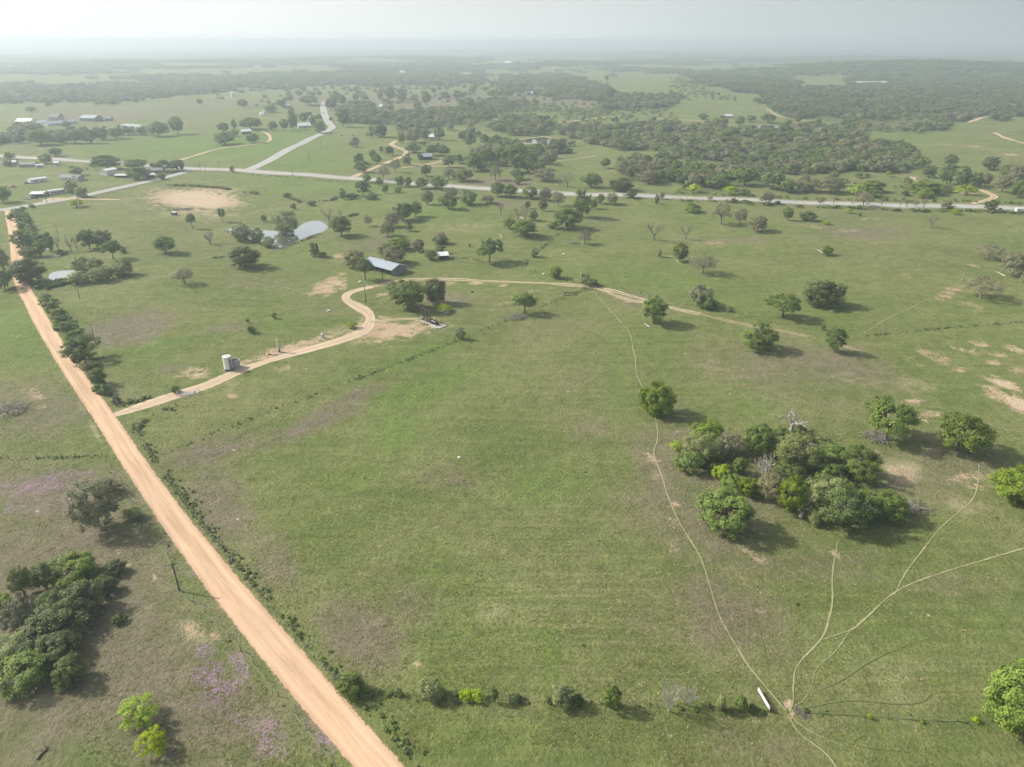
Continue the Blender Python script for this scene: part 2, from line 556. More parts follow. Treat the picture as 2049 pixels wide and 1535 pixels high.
M_WHITE = paint('white_paint', (.78, .78, .76), .45, 0, .05, 2, (.55, .52, .45))
M_CREAM = paint('cream_paint', (.62, .58, .45), .5, 0, .1, 3, (.35, .28, .18))
M_BLUE = paint('blue_paint', (.035, .07, .20), .5, 0, .1)
M_BLACK = paint('black_lining', (.02, .02, .022), .6)
M_RUST = paint('rusty_iron', (.045, .028, .022), .8, 0, .4, 4, (.10, .05, .03))
M_CONC = paint('concrete', (.42, .40, .36), .9, 0, .12, 2, (.30, .27, .22))
M_TIN = paint('roof_tin', (.36, .42, .47), .38, .25, .07, .8, (.42, .44, .44))
M_TINW = paint('white_tin', (.70, .71, .70), .4, .1, .07, .8, (.5, .48, .44))
M_WALLG = paint('grey_boards', (.22, .225, .23), .8, 0, .2, 2)
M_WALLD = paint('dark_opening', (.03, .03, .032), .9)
M_SHINGLE = paint('shingle_roof', (.24, .23, .22), .85, 0, .2, 3)
M_BROWN = paint('brown_wall', (.22, .17, .13), .85, 0, .15)
M_BEIGE = paint('beige_wall', (.50, .46, .38), .8, 0, .1)
M_GLASS = paint('window_glass', (.04, .05, .06), .12)
M_WOOD = paint('pole_wood', (.10, .085, .07), .9, 0, .3, 4)
M_POSTW = paint('cedar_post', (.17, .15, .125), .9, 0, .35, 4)
M_WIRE = paint('steel_wire', (.16, .155, .15), .6, .3)
M_GALV = paint('galvanised_pipe', (.52, .53, .53), .4, .4, .08)
M_CARW = paint('white_car_paint', (.75, .75, .75), .25)
M_CARD = paint('dark_car_paint', (.05, .05, .06), .25)
M_CARR = paint('red_car_paint', (.35, .06, .05), .25)
M_RUBBER = paint('tyre_rubber', (.02, .02, .02), .9)
M_LAMP = paint('lamp_housing', (.6, .6, .58), .4)
M_LOG = paint('weathered_log', (.50, .47, .43), .9, 0, .2, 3)
M_COW = paint('black_hide', (.025, .022, .02), .8)

def water_mat():
    m, t, o = new_mat('pond_water')
    p = nd(t, 'ShaderNodeBsdfPrincipled')
    geo = nd(t, 'ShaderNodeNewGeometry')
    p.inputs['Base Color'].default_value = (.10, .11, .09, 1)
    p.inputs['Roughness'].default_value = .06
    p.inputs['IOR'].default_value = 1.6
    p.inputs['Specular IOR Level'].default_value = .9
    b = nd(t, 'ShaderNodeBump'); b.inputs['Strength'].default_value = .05; b.inputs['Distance'].default_value = .05
    t.links.new(noise(t, .8, 3, .5, geo.outputs['Position']), b.inputs['Height'])
    t.links.new(b.outputs[0], p.inputs['Normal'])
    gl_ = nd(t, 'ShaderNodeBsdfGlossy'); gl_.inputs['Roughness'].default_value = .04; gl_.inputs['Color'].default_value = (.95, .97, 1, 1)
    t.links.new(b.outputs[0], gl_.inputs['Normal'])
    mm = nd(t, 'ShaderNodeMixShader'); mm.inputs[0].default_value = .42
    t.links.new(p.outputs[0], mm.inputs[1]); t.links.new(gl_.outputs[0], mm.inputs[2])
    t.links.new(mm.outputs[0], o.inputs[0])
    return m
M_WATER = water_mat()

# ---------------------------------------------------------------- ground sheet
SPOTS = {
 'sand': [
  (2000,790,50,14,22,.8),(1930,700,40,9,10,.6),(1870,712,50,10,14,.55),(2040,745,30,8,10,.6),(1800,950,40,22,10,.55),(1740,905,30,10,10,.5),(1560,1130,60,9,25,.5),(1690,1105,60,8,0,.5),(1310,935,16,50,-5,.45),(1345,1040,16,40,-20,.45),(600,690,60,8,-17,.7),(480,730,40,10,-15,.7),(1940,955,30,14,0,.6),
  (395,399,98,24,2,1.05),(395,745,40,15,-8,.85),(465,738,40,12,-15,.55),(575,700,95,11,-17,.85),(650,676,22,6,-10,.8),(600,700,20,5,-17,.7),(660,572,46,17,-22,.85),(640,578,22,8,0,.6),(800,662,85,20,-8,.85),(745,655,50,24,-20,.8),
  (765,588,30,7,-6,.62),(675,512,12,5,-10,.7),(563,735,22,7,-10,.6),(465,795,14,5,0,.6),(1070,583,16,3,0,.5),(1000,612,30,6,-30,.45),(952,567,16,5,0,.75),(1010,571,14,5,0,.75),(900,567,22,4,0,.6),(1225,592,20,6,10,.5),
  (1262,600,30,9,15,.5),(1897,586,32,12,-25,.62),(1945,608,35,9,18,.5),(1955,533,24,4,12,.6),(1815,551,22,6,0,.48),(1960,688,34,6,13,.8),(2030,700,28,8,18,.85),(1990,709,24,5,8,.7),(1853,709,18,7,10,.62),(1885,724,22,7,15,.7),
  (1918,740,20,7,15,.65),(1820,715,14,9,0,.5),(1845,730,22,6,8,.55),(1990,728,20,6,12,.65),(2010,768,40,11,20,1.0),(2034,806,34,15,32,1.1),(1832,804,26,8,3,.8),(1860,832,32,11,-12,.68),(1885,850,14,8,20,.7),
  (1948,972,22,10,10,.66),(1500,1108,36,6,35,.58),(1595,1150,36,6,22,.62),(1673,1112,12,9,0,.5),(1740,1120,30,5,3,.5),(1350,1100,20,8,10,.48),(1352,1008,14,6,0,.55),(1300,912,18,3,20,.62),(1353,862,26,4,0,.5),
  (1577,1408,11,13,-35,1.0),(1586,1428,7,9,-30,1.0),(1525,1224,14,8,20,.5),(1900,290,34,2.2,6,.7),(1960,295,32,2,6,.65),(2015,309,24,2,4,.75),(236,1100,10,10,0,.58),(308,1157,6,14,-20,.7),(296,1213,12,7,-30,.85),
  (262,1283,20,4,0,.7),(430,1270,10,6,20,.62),(385,1262,20,8,30,.5),(760,1162,10,4,0,.62),(815,1215,14,4,12,.66),(834,1329,9,6,0,.62),(1284,1367,11,6,0,.62),(873,1056,9,3.5,0,.66),(897,1051,6,3,0,.62),(760,1092,15,5,0,.52),
  (75,790,22,12,20,.48),(82,815,18,8,0,.48),(1620,680,16,4,10,.62),(1700,695,20,4,15,.5),(1665,650,14,3,10,.3),(1690,460,30,6,0,.42),(1640,455,25,4,0,.4),(1560,485,30,6,0,.38),(1740,437,30,4,5,.42),(1430,487,30,5,5,.42),
  (1345,518,22,6,15,.5),(1180,400,12,2,0,.3),(440,196,26,1.6,0,.9),(730,333,60,3,0,.3),(850,327,40,6,-8,.45),(820,300,30,8,0,.45),(1050,285,40,6,0,.5),(1830,360,20,8,0,.5),(1935,387,30,5,10,.5),(1700,258,60,2,0,.4),(1170,262,60,2,-2,.5),(680,575,18,7,10,.6)],
 'dry': [
  (193,868,7,40,-28,.8),(165,820,6,22,-28,.5),(1800,940,48,34,0,.75),(1860,905,40,14,0,.5),(90,1400,50,18,-15,.6),(385,1262,35,20,30,.55),(700,660,60,20,-10,.6),(460,760,60,16,-15,.5),(1700,760,90,20,12,.4),(1450,740,60,16,5,.35),
  (1130,1180,60,30,0,.35),(1000,1220,110,30,0,.35),(1300,1200,40,60,0,.2),(1250,1290,80,40,0,.3),(1800,1340,120,40,5,.3),(1840,770,60,20,10,.55),(1700,640,80,14,-10,.25),(870,595,80,10,0,.25),(590,705,60,10,-17,.7),(1930,1010,50,20,0,.4),(1700,1000,30,20,0,.2),
  (950,450,60,10,-12,.3),(400,405,120,36,0,.6),(60,300,30,6,0,.2),(1790,1400,200,10,2,.3)],
 'mauve': [
  (1400,1010,180,120,20,.6),(1620,1140,160,40,5,.6),(1480,1230,110,70,0,.5),(1350,870,70,60,0,.5),(1560,740,220,50,8,.5),(1880,930,160,60,0,.45),(1280,1250,60,80,0,.4),(1700,1440,60,30,0,.3),(1450,1480,120,50,0,.4),
  (130,1230,240,300,0,.95),(330,1420,220,140,20,.85),(80,830,140,70,0,.6),(330,1080,60,90,-30,.5),
  (130,985,140,60,0,.85),(60,1080,80,60,0,.5),(440,1010,60,90,-30,.8),(420,905,110,26,-18,.75),(610,855,110,20,-22,.75),(720,790,90,14,-22,.6),(820,1200,70,50,20,.55),(720,1270,90,70,30,.75),(560,1120,60,60,35,.6),(250,660,95,36,-8,.75),(420,660,70,12,-8,.5),
  (330,740,60,10,-8,.5),(1650,735,190,40,8,.6),(1480,720,80,40,0,.5),(1320,960,60,110,-8,.7),(1290,880,40,40,0,.5),(1900,1180,120,40,0,.5),(1000,368,70,12,0,.8),(1020,405,50,8,0,.5),(1500,480,80,14,0,.4),(1720,465,110,14,0,.5),(1280,600,90,20,10,.5),
  (900,960,70,30,-15,.5),(410,1440,120,90,20,.85),(300,1330,90,60,20,.6),(270,1150,80,60,0,.5),(1400,1180,90,60,20,.5),(1700,1120,120,30,0,.5),(1180,1110,40,60,0,.3),(1550,1500,90,40,0,.4),(620,610,80,20,0,.3),(540,570,80,20,-8,.35),
  (740,490,60,12,0,.6),(580,400,60,8,0,.3),(850,200,280,16,0,.8),(1120,205,80,8,0,.9),(1850,870,60,20,0,.3),(1140,640,120,30,0,.25),(1150,760,90,20,-20,.25),(1180,860,60,30,0,.3),(900,600,60,16,0,.5),(1560,1300,40,40,0,.3),(640,1440,60,60,40,.6),(200,230,200,16,-2,.6),(1540,440,60,12,0,.2),
  (760,470,25,10,0,.6),(90,860,80,30,-5,.5),(480,560,60,10,0,.3),(1000,1420,300,10,2,.2),(420,210,140,14,-2,.5)],
 'lush': [
  (850,775,100,34,-18,1.0),(790,860,60,50,-30,.7),(700,960,60,25,-20,.6),(1085,965,90,50,0,.65),(1100,1300,24,60,0,.8),(960,1250,180,120,0,.4),(870,1130,60,60,0,.4),(310,692,85,9,-14,1.0),(50,660,60,70,0,.75),(560,648,50,12,-8,.8),(830,712,140,18,-20,.9),
  (700,740,100,10,-20,.5),(430,292,220,24,-2,1.1),(600,270,70,26,-20,1.0),(640,362,260,10,2,.7),(900,420,120,16,-8,.7),(640,500,60,14,0,.6),(1300,560,200,30,5,.6),(1480,600,160,30,8,.5),(1620,560,120,20,0,.4),(180,1500,120,50,-20,.8),(60,1480,50,40,0,.6),
  (400,1230,30,10,40,.8),(375,1180,14,24,-30,.9),(440,1300,12,14,0,.9),(1780,1300,200,70,0,.35),(1240,760,40,120,-10,.5),(1980,1240,60,60,0,.5),(600,330,120,16,-2,.8),(1150,230,200,14,0,.5),(500,520,120,20,0,.4),(330,520,120,20,0,.35),(130,620,20,10,0,.4),
  (1800,270,100,12,2,.5),(1900,320,120,16,2,.3),(1470,205,120,10,0,.6),(1350,185,90,14,20,.6),(560,1490,20,20,0,.6),(1450,900,30,30,0,.3),(1500,820,60,30,0,.5),(1000,1480,200,40,0,.4),(760,1420,60,30,30,.4),(500,1330,16,10,40,.6),(650,315,60,20,-30,.5),
  (1300,700,60,60,0,.5),(1500,1000,40,30,0,.3),(600,380,200,12,2,.6),(300,480,90,10,0,.4),(1400,430,300,12,2,.3)],
 'rows': [
  (1130,1240,190,110,0,1.0),(1000,1330,200,60,0,.7),(1400,1340,200,60,0,.5),(1780,1360,180,60,3,.8),(1100,1090,200,60,0,.5)],
 'purple': [
  (70,975,110,34,-8,.5),(150,1010,50,20,0,.5),(450,1420,90,70,30,.3),
  (415,1350,34,20,-35,1.1),(440,1385,42,16,-28,1.1),(480,1328,14,26,-30,1.1),(410,1305,20,16,0,.7),(480,1440,12,8,0,.8),(95,960,45,16,-20,.6),(160,945,40,10,0,.6),(20,1015,20,14,0,.6),(350,1400,60,30,0,.2),(540,1480,60,50,45,.5),(380,1150,14,8,0,.7),(60,1010,60,40,0,.4),(650,1490,30,30,40,.5),(480,890,60,16,-20,.35),(590,865,60,12,-20,.35)],
}

def spot_field(px, py, key):
    a = np.zeros_like(px)
    for (cx, cy, rx, ry, ang, st) in SPOTS[key]:
        box = (np.abs(px - cx) < 2.2 * max(rx, ry)) & (np.abs(py - cy) < 2.2 * max(rx, ry))
        if not box.any(): continue
        q = math.radians(ang)
        dx = px[box] - cx; dy = py[box] - cy
        ux = dx * math.cos(q) + dy * math.sin(q); uy = -dx * math.sin(q) + dy * math.cos(q)
        d = np.sqrt((ux / rx) ** 2 + (uy / ry) ** 2)
        if key == 'sand': v = st * (1 - smooth(.3, 1.7, d)) * 1.02
        else: v = st * (1 - smooth(.0, 1.9, d))
        a[box] = np.maximum(a[box], v)
    return a

# woods: (polygon, density, kind)
WOODS = [
 ([(1140,275),(1180,250),(1270,246),(1330,252),(1440,265),(1500,266),(1560,255),(1650,256),(1700,270),(1780,290),(1845,312),(1850,342),(1790,352),(1700,350),(1640,352),(1560,352),(1510,375),(1390,388),(1350,378),(1270,366),(1240,335),(1300,325),(1330,305),(1250,300),(1180,288)], .95, 'mix'),
 ([(930,302),(1000,292),(1060,294),(1100,288),(1135,290),(1145,306),(1092,315),(1090,335),(1060,345),(1030,330),(960,342),(935,328)], .6, 'mix'),
 ([(1527,205),(1545,190),(1600,182),(1700,172),(1700,140),(1800,118),(1900,124),(2120,138),(2120,238),(1960,238),(1890,240),(1880,260),(1776,260),(1657,246),(1561,232)], 1.0, 'dark'),
 ([(975,218),(1100,212),(1250,216),(1350,225),(1345,244),(1200,238),(1080,248),(980,240)], .55, 'light'),
 ([(680,215),(720,210),(800,224),(960,215),(1000,204),(1080,206),(1000,230),(960,252),(880,258),(780,256),(700,252)], .85, 'mix'),
 ([(970,250),(1090,246),(1105,265),(1060,272),(975,262)], .85, 'mix'),
 ([(-80,165),(150,178),(260,165),(560,150),(700,150),(700,170),(480,179),(330,195),(270,206),(-80,208)], 1.0, 'mix'),
 ([(650,150),(960,150),(970,170),(760,172),(650,168)], .95, 'mix'),
 ([(1000,155),(1150,155),(1230,180),(1220,198),(1100,194),(990,180)], .7, 'mix'),
 ([(1185,185),(1350,190),(1350,216),(1210,214)], .75, 'mix'),
 ([(1350,140),(1430,150),(1560,150),(1600,166),(1545,195),(1520,190),(1470,180),(1400,165)], .85, 'dark'),
 ([(1350,155),(1400,165),(1480,205),(1350,200)], .30, 'light'),
 ([(1090,258),(1180,255),(1330,245),(1420,248),(1440,262),(1330,258),(1180,252),(1140,268)], .5, 'mix'),
 ([(1700,262),(1890,262),(1895,243),(1730,236)], .75, 'mix'),
 ([(2010,262),(2120,260),(2120,290),(2045,282)], .8, 'mix'),
 ([(-80,270),(30,266),(180,258),(240,262),(240,278),(120,286),(-80,284)], .9, 'mix'),
 ([(-80,205),(50,203),(50,209),(-80,209)], .9, 'mix'),
 ([(320,338),(395,330),(380,345),(330,350)], .0, 'mix'),
 ([(2000,345),(2120,340),(2120,395),(2030,392)], .85, 'mix'),
 ([(1570,365),(1840,352),(1830,385),(1600,392)], .16, 'light'),
 ([(700,172),(1000,172),(1180,178),(1180,205),(1000,204),(720,210)], .07, 'mix'),
 ([(480,180),(690,172),(690,250),(560,250)], .03, 'mix'),
 ([(700,258),(960,255),(1040,275),(1030,300),(930,300),(880,345),(750,345),(700,300)], .05, 'mix'),
]
FIELDS_FAR = [  # open land beyond the near woods
 ([(-80,148),(180,150),(240,158),(180,172),(-80,165)]),
 ([(150,140),(700,136),(760,141),(300,150)]),
 ([(860,105),(1350,112),(1350,121),(1000,119),(860,112)]),
 ([(960,138),(1350,126),(1560,128),(1580,142),(1430,146),(1340,140),(1230,165),(1150,150),(960,150)]),
 ([(1580,150),(1690,150),(1690,176),(1580,178)]),
 ([(1700,108),(2120,112),(2120,130),(1900,122),(1800,114)]),
 ([(600,120),(760,116),(900,124),(760,130)]),
 ([(1230,165),(1345,160),(1350,188),(1185,183)]),
]
def in_poly(px, py, poly):
    ins = np.zeros(px.shape, bool)
    n = len(poly)
    for i in range(n):
        x0, y0 = poly[i]; x1, y1 = poly[(i + 1) % n]
        c = ((y0 > py) != (y1 > py)) & (px < (x1 - x0) * (py - y0) / ((y1 - y0) if y1 != y0 else 1e-9) + x0)
        ins ^= c
    return ins

def vnoise(x, y, s, seed=0):
    x = x / s; y = y / s
    xi = np.floor(x).astype(np.int64); yi = np.floor(y).astype(np.int64)
    fx = x - xi; fy = y - yi
    fx = fx * fx * (3 - 2 * fx); fy = fy * fy * (3 - 2 * fy)
    def hsh(a, b):
        v = np.sin(a * 127.1 + b * 311.7 + seed * 74.7) * 43758.5453
        return v - np.floor(v)
    return (hsh(xi, yi) * (1 - fx) + hsh(xi + 1, yi) * fx) * (1 - fy) + (hsh(xi, yi + 1) * (1 - fx) + hsh(xi + 1, yi + 1) * fx) * fy

def wood_density(x, y):
    """density and kind (0 mix, 1 dark, 2 light) of woodland at world points"""
    z = hgt(x, y)
    px, py, dep = project(x, y, z)
    px = np.where(np.isnan(px), -9999, px); py = np.where(np.isnan(py), 9999, py)
    den = np.zeros_like(x); kind = np.zeros(x.shape, int)
    e1 = vnoise(x, y, 45, 31) * .6 + vnoise(x, y, 16, 32) * .4 - .5; e2 = vnoise(x, y, 55, 33) * .6 + vnoise(x, y, 18, 34) * .4 - .5
    q0x, q0y = px, py
    px = px + e1 * 52; py = py + e2 * np.clip((py - 70) * .16, 2, 34)
    inside = np.zeros(x.shape, bool)
    for poly, d, k in WOODS:
        m = in_poly(px, py, poly)
        den[m] = np.maximum(den[m], d); inside |= m
        kind[m] = {'mix': 0, 'dark': 1, 'light': 2}[k]
    r = np.hypot(x, y)
    n = .6 * vnoise(x, y, 420, 1) + .4 * vnoise(x, y, 160, 2)
    far = (r > 1500) & ~inside & ((py < 150) | (px < -80) | (px > 2120) | (r > 2500))
    fd = np.clip((n - .40) * 6, 0, 1) * .92
    fieldm = np.zeros(x.shape, bool)
    for poly in FIELDS_FAR: fieldm |= in_poly(px, py, poly)
    fd = np.where(fieldm, np.clip((n - .62) * 5, 0, .5), fd)
    den = np.where(far, fd, den)
    outside = ((px < -80) | (px > 2120) | (py > 1700)) & (r > 500) & (r <= 1500)
    den = np.where(outside, np.clip((n - .5) * 5, 0, .7), den)
    return den, kind

az = np.concatenate([np.radians(np.linspace(-180, -52, 40, endpoint=False)), np.radians(np.linspace(-52, 52, 700)), np.radians(np.linspace(52, 180, 41))[1:-1]])
rr = np.concatenate([np.linspace(4, 60, 16, endpoint=False), np.geomspace(60, 900, 420, endpoint=False), np.geomspace(900, 26000, 220)])
A, R = np.meshgrid(az, rr)
X = R * np.sin(A); Y = R * np.cos(A); Z = hgt(X, Y)
na, nr = len(az), len(rr)
V = np.stack([X.ravel(), Y.ravel(), Z.ravel()], 1)
i0 = (np.arange(nr - 1)[:, None] * na + np.arange(na)[None, :])
nxt = np.concatenate([np.arange(1, na), [0]])
i1 = (np.arange(nr - 1)[:, None] * na + nxt[None, :])
F = np.stack([i0, i0 + na, i1 + na, i1], -1).reshape(-1, 4)[:, ::-1]
V = np.vstack([V, [[0, 0, float(hgt(0, 0))]]])
c = len(V) - 1
fan = np.stack([np.full(na, c), nxt, np.arange(na), np.full(na, c)], 1)
px, py, _d = project(V[:, 0], V[:, 1], V[:, 2])
px = np.where(np.isnan(px), -99999, px); py = np.where(np.isnan(py), 99999, py)
att = {}
for key in SPOTS: att[key] = ('POINT', spot_field(px, py, key))
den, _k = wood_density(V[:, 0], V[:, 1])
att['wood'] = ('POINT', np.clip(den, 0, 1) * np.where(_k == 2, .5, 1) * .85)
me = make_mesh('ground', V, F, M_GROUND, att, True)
tag(mesh_obj('ground', me), kind='structure')
# small cap under the camera
capV = V[np.concatenate([np.arange(na), [c]])]
capF = [(na, int(nxt[i]), i) for i in range(na)]
gcap = make_mesh('ground_below', capV, capF, M_GROUND, {k: ('POINT', np.zeros(na + 1)) for k in att}, True)
tag(mesh_obj('ground_below', gcap), kind='structure')

# ---------------------------------------------------------------- water
def sheet(name, w, mat, lift=.05, grow=1.0, kind='structure'):
    from mathutils.geometry import tessellate_polygon
    c_ = w.mean(0)
    n = len(w)
    pts = []
    for i in range(n):                      # Catmull-Rom rounding of the outline
        p0, p1, p2, p3 = w[i - 1], w[i], w[(i + 1) % n], w[(i + 2) % n]
        for k in range(5):
            s_ = k / 5
            pts.append(.5 * ((2 * p1) + (-p0 + p2) * s_ + (2 * p0 - 5 * p1 + 4 * p2 - p3) * s_ ** 2 + (-p0 + 3 * p1 - 3 * p2 + p3) * s_ ** 3))
    pts = np.array(pts)
    pts[:, :2] = c_[:2] + (pts[:, :2] - c_[:2]) * grow
    z = float(hgt(c_[0], c_[1])) + lift
    pts[:, 2] = z
    tris = tessellate_polygon([[Vector(p) for p in pts]])
    me_ = make_mesh(name, pts, [tuple(t) for t in tris], mat)
    me_.update()
    if me_.polygons[0].normal.z < 0: me_.flip_normals()
    return tag(mesh_obj(name, me_), kind=kind)
M_MUD = paint('pond_bank', (.17, .16, .10), .95, 0, .3, .3)
for k, w in pond_world.items():
    if k in ('stock_pond', 'small_pond'):
        sheet('bank', w, M_MUD, .03, 1.07)
    elif k == 'far_pond':
        sheet('bank', w, paint('sandy_bank', (.36, .29, .20), .95, 0, .3, .3), .03, 1.16)
    sheet(k, w, M_WATER, .07)

# ---------------------------------------------------------------- roads, lanes and paths
def resample(P, step):
    P = np.asarray(P, float)
    d = np.r_[0, np.cumsum(np.hypot(*np.diff(P[:, :2], axis=0).T))]
    n = max(2, int(d[-1] / step) + 1)
    s_ = np.linspace(0, d[-1], n)
    return np.stack([np.interp(s_, d, P[:, i]) for i in range(P.shape[1])], 1), s_

def crom(P, k=6):
    P = np.asarray(P, float); n = len(P); o_ = []
    for i in range(n - 1):
        p0, p1, p2, p3 = P[max(i - 1, 0)], P[i], P[i + 1], P[min(i + 2, n - 1)]
        for j in range(k):
            s_ = j / k
            o_.append(.5 * ((2 * p1) + (-p0 + p2) * s_ + (2 * p0 - 5 * p1 + 4 * p2 - p3) * s_ ** 2 + (-p0 + 3 * p1 - 3 * p2 + p3) * s_ ** 3))
    o_.append(P[-1])
    return np.array(o_)

LIFT = [0.012]
ROADS_W = []     # world polylines with half widths, to keep plants off
def ribbon(name, Lw, Rw, mat, lift, s_, nx=9, kind='structure'):
    n = len(Lw); V_ = []; U = []; VV = []
    for j in range(nx):
        f = j / (nx - 1)
        p = Lw * (1 - f) + Rw * f
        p = p.copy()
        dist = np.hypot(p[:, 0], p[:, 1])
        p[:, 2] = hgt(p[:, 0], p[:, 1]) + lift + np.maximum(dist - 150, 0) * .0003
        V_.append(p); U.append(np.full(n, f * 2 - 1)); VV.append(s_)
    V_ = np.array(V_).reshape(-1, 3)
    i_ = (np.arange(nx - 1)[:, None] * n + np.arange(n - 1)[None, :]).ravel()
    F_ = np.stack([i_, i_ + n, i_ + n + 1, i_ + 1], 1)
    me_ = make_mesh(name, V_, F_, mat, {'u': ('POINT', np.concatenate(U)), 'v': ('POINT', np.concatenate(VV))}, True)
    if len(me_.polygons) and me_.polygons[0].normal.z < 0: me_.flip_normals()
    return tag(mesh_obj(name, me_), kind=kind)

def lane(name, pts, width, mat, step=2.5, lift=None, wob=.0, nx=9):
    w = ground([p[0] for p in pts], [p[1] for p in pts])
    c_ = crom(w[:, :2])
    c_, s_ = resample(c_, step)
    t_ = np.gradient(c_, axis=0); t_ /= np.linalg.norm(t_, axis=1)[:, None] + 1e-9
    nn = np.stack([-t_[:, 1], t_[:, 0]], 1)
    if wob:
        c_ = c_ + nn * ((vnoise(s_, s_ * 0, 14, 5) - .5) * 2 * wob)[:, None]
    hw = width / 2 * (.62 + .76 * vnoise(s_ + 7.3 * len(s_), s_ * 0, max(3.0, width * 2.2), 9))
    if 'path' in name:
        q_ = np.minimum(s_, s_[-1] - s_); hw = hw * (.6 + .4 * smooth(0, 8, q_))
    elif name.startswith('paved') or name == 'road_verge': hw = np.full(len(c_), width / 2)
    Lw = np.c_[c_ + nn * hw[:, None], np.zeros(len(c_))]; Rw = np.c_[c_ - nn * hw[:, None], np.zeros(len(c_))]
    if lift is None:
        LIFT[0] += .002; lift = LIFT[0]
    ROADS_W.append((c_, width / 2))
    return ribbon(name, Lw, Rw, mat, lift, s_, nx)

DL = [(8,421),(16,449),(24,481),(28,514),(29,556),(39,592),(62,641),(94,696),(121,735),(153,788),(176,827),(196,856),(232,917),(268,972),(308,1037),(352,1100),(388,1153),(428,1204),(468,1256),(503,1302),(547,1356),(593,1412),(647,1475),(700,1535),(790,1640)]
DR = [(28,420),(34,455),(36,481),(41,524),(49,556),(65,589),(88,621),(117,667),(146,716),(183,768),(212,804),(238,836),(262,873),(285,910),(321,957),(357,1003),(401,1060),(437,1104),(482,1155),(526,1207),(580,1268),(625,1316),(680,1378),(745,1452),(818,1535),(910,1640)]
yy = np.concatenate([np.arange(421, 600, 4), np.arange(600, 1640, 8)])
lx = np.interp(yy, [p[1] for p in DL], [p[0] for p in DL]); rx_ = np.interp(yy, [p[1] for p in DR], [p[0] for p in DR])
def smoothv(a, k=5):
    b = np.pad(a, k, mode='reflect', reflect_type='odd'); return np.convolve(b, np.ones(2 * k + 1) / (2 * k + 1), 'valid')
lx = smoothv(lx); rx_ = smoothv(rx_)
# the crossfall of the road: left and right edge at matching distances along
Lw = ground(lx - 1.5, yy); Rw = ground(rx_ + 1.5, yy)
cw = (Lw + Rw) / 2
tt = np.gradient(cw[:, :2], axis=0); tt /= np.linalg.norm(tt, axis=1)[:, None]
tt = np.stack([smoothv(tt[:, 0], 6), smoothv(tt[:, 1], 6)], 1); tt /= np.linalg.norm(tt, axis=1)[:, None]
nn_ = np.stack([-tt[:, 1], tt[:, 0]], 1)
half = np.abs(((Rw - Lw)[:, :2] * nn_).sum(1)) / 2
half = np.clip(smoothv(half, 6), 3.2, 6.5)
ss = np.r_[0, np.cumsum(np.hypot(*np.diff(cw[:, :2], axis=0).T))]
ROADS_W.append((cw[:, :2], float(half.mean()) + .5))
print('dirt road half width', half.min(), half.max())
Lq = np.c_[cw[:, :2] + nn_ * half[:, None], cw[:, 2]]; Rq = np.c_[cw[:, :2] - nn_ * half[:, None], cw[:, 2]]
# dense rows along
def dens(Pq):
    q, _ = resample(Pq, 1.5); return q
ssd = np.linspace(0, ss[-1], int(ss[-1] / 1.5))
Lq = np.stack([np.interp(ssd, ss, Lq[:, i]) for i in range(3)], 1); Rq = np.stack([np.interp(ssd, ss, Rq[:, i]) for i in range(3)], 1)
ribbon('dirt_road', Lq, Rq, M_DIRT, .03, ssd, 13)

PAVED = [(-120,305),(0,312),(102,318),(188,324),(256,329),(372,337),(410,338.5),(495,342),(581,348),(700,357),(821,367),(906,373),(992,379),(1094,385),(1180,389.5),(1350,395),(1521,401),(1691,408),(1862,413),(2049,417.5),(2200,421)]
lane('road_verge', PAVED, 24, M_SHOULDER, 5)
lane('paved_road', PAVED, 11.5, M_ROAD, 5)
lane('paved_road_north', [(492,342),(510,335),(547,317),(615,281),(655,262),(664,256),(658,246),(651,232),(647,219),(647,209),(655,201)], 11, M_ROAD, 5)
lane('paved_road_west', [(386,339),(359,348),(307,361),(239,376),(154,395),(85,407),(34,416),(-60,428)], 8.5, M_ROAD, 4)
lane('lane', [(198,838),(230,830),(262,820),(293,810),(348,792),(375,784),(414,771),(456,753),(504,733),(556,717),(608,702),(660,688),(700,675),(724,664),(737,650),(741,636),(732,624),(713,612),(696,602),(692,594),(700,586),(722,579),(746,574)], 6.2, track_material('sandy_lane_wide', (.46, .35, .235), (.60, .48, .34), .4, .42, 0, .25), 2)
lane('farm_track', [(746,574),(780,566),(817,560),(844,559),(902,559),(961,562),(1034,565),(1107,568),(1181,574),(1225,582),(1268,594),(1312,607),(1356,619),(1400,629)], 4.6, M_TRACK, 2)
lane('farm_track', [(1375,624),(1400,629),(1447,640),(1498,651),(1560,662),(1618,674)], 4.0, M_FAINT, 2)
lane('farm_track', [(1185,575),(1215,585),(1255,600),(1290,606),(1330,612)], 3.4, M_TRACK, 2)
lane('well_track', [(741,645),(765,643),(790,640),(815,638),(838,640)], 4.0, M_TRACK, 2)
lane('farm_track', [(705,355),(729,345),(759,332),(787,321),(807,312),(812,302),(797,296),(783,290),(793,282)], 6, M_LANE, 3)
lane('farm_track', [(804,336),(855,330),(889,321)], 5, M_LANE, 3)
lane('farm_track', [(840,333),(900,333),(960,332),(1010,329)], 5, M_TRACK, 3)
lane('farm_track', [(360,321),(393,311),(444,297),(505,290),(533,285),(541,278),(535,268),(523,263)], 5, M_LANE, 4)
lane('farm_track', [(1067,248),(1120,245),(1162,241),(1230,234),(1260,232)], 9, M_LANE, 6)
lane('farm_track', [(1310,238),(1350,240),(1400,242),(1459,243)], 9, M_LANE, 6)
lane('farm_track', [(1100,323),(1130,321),(1170,316),(1195,312)], 4, M_TRACK, 4)
lane('farm_track', [(1534,218),(1560,233),(1600,241),(1660,252)], 7, M_TRACK, 6)
lane('farm_track', [(1937,246),(1964,236),(1998,232)], 8, M_LANE, 6)
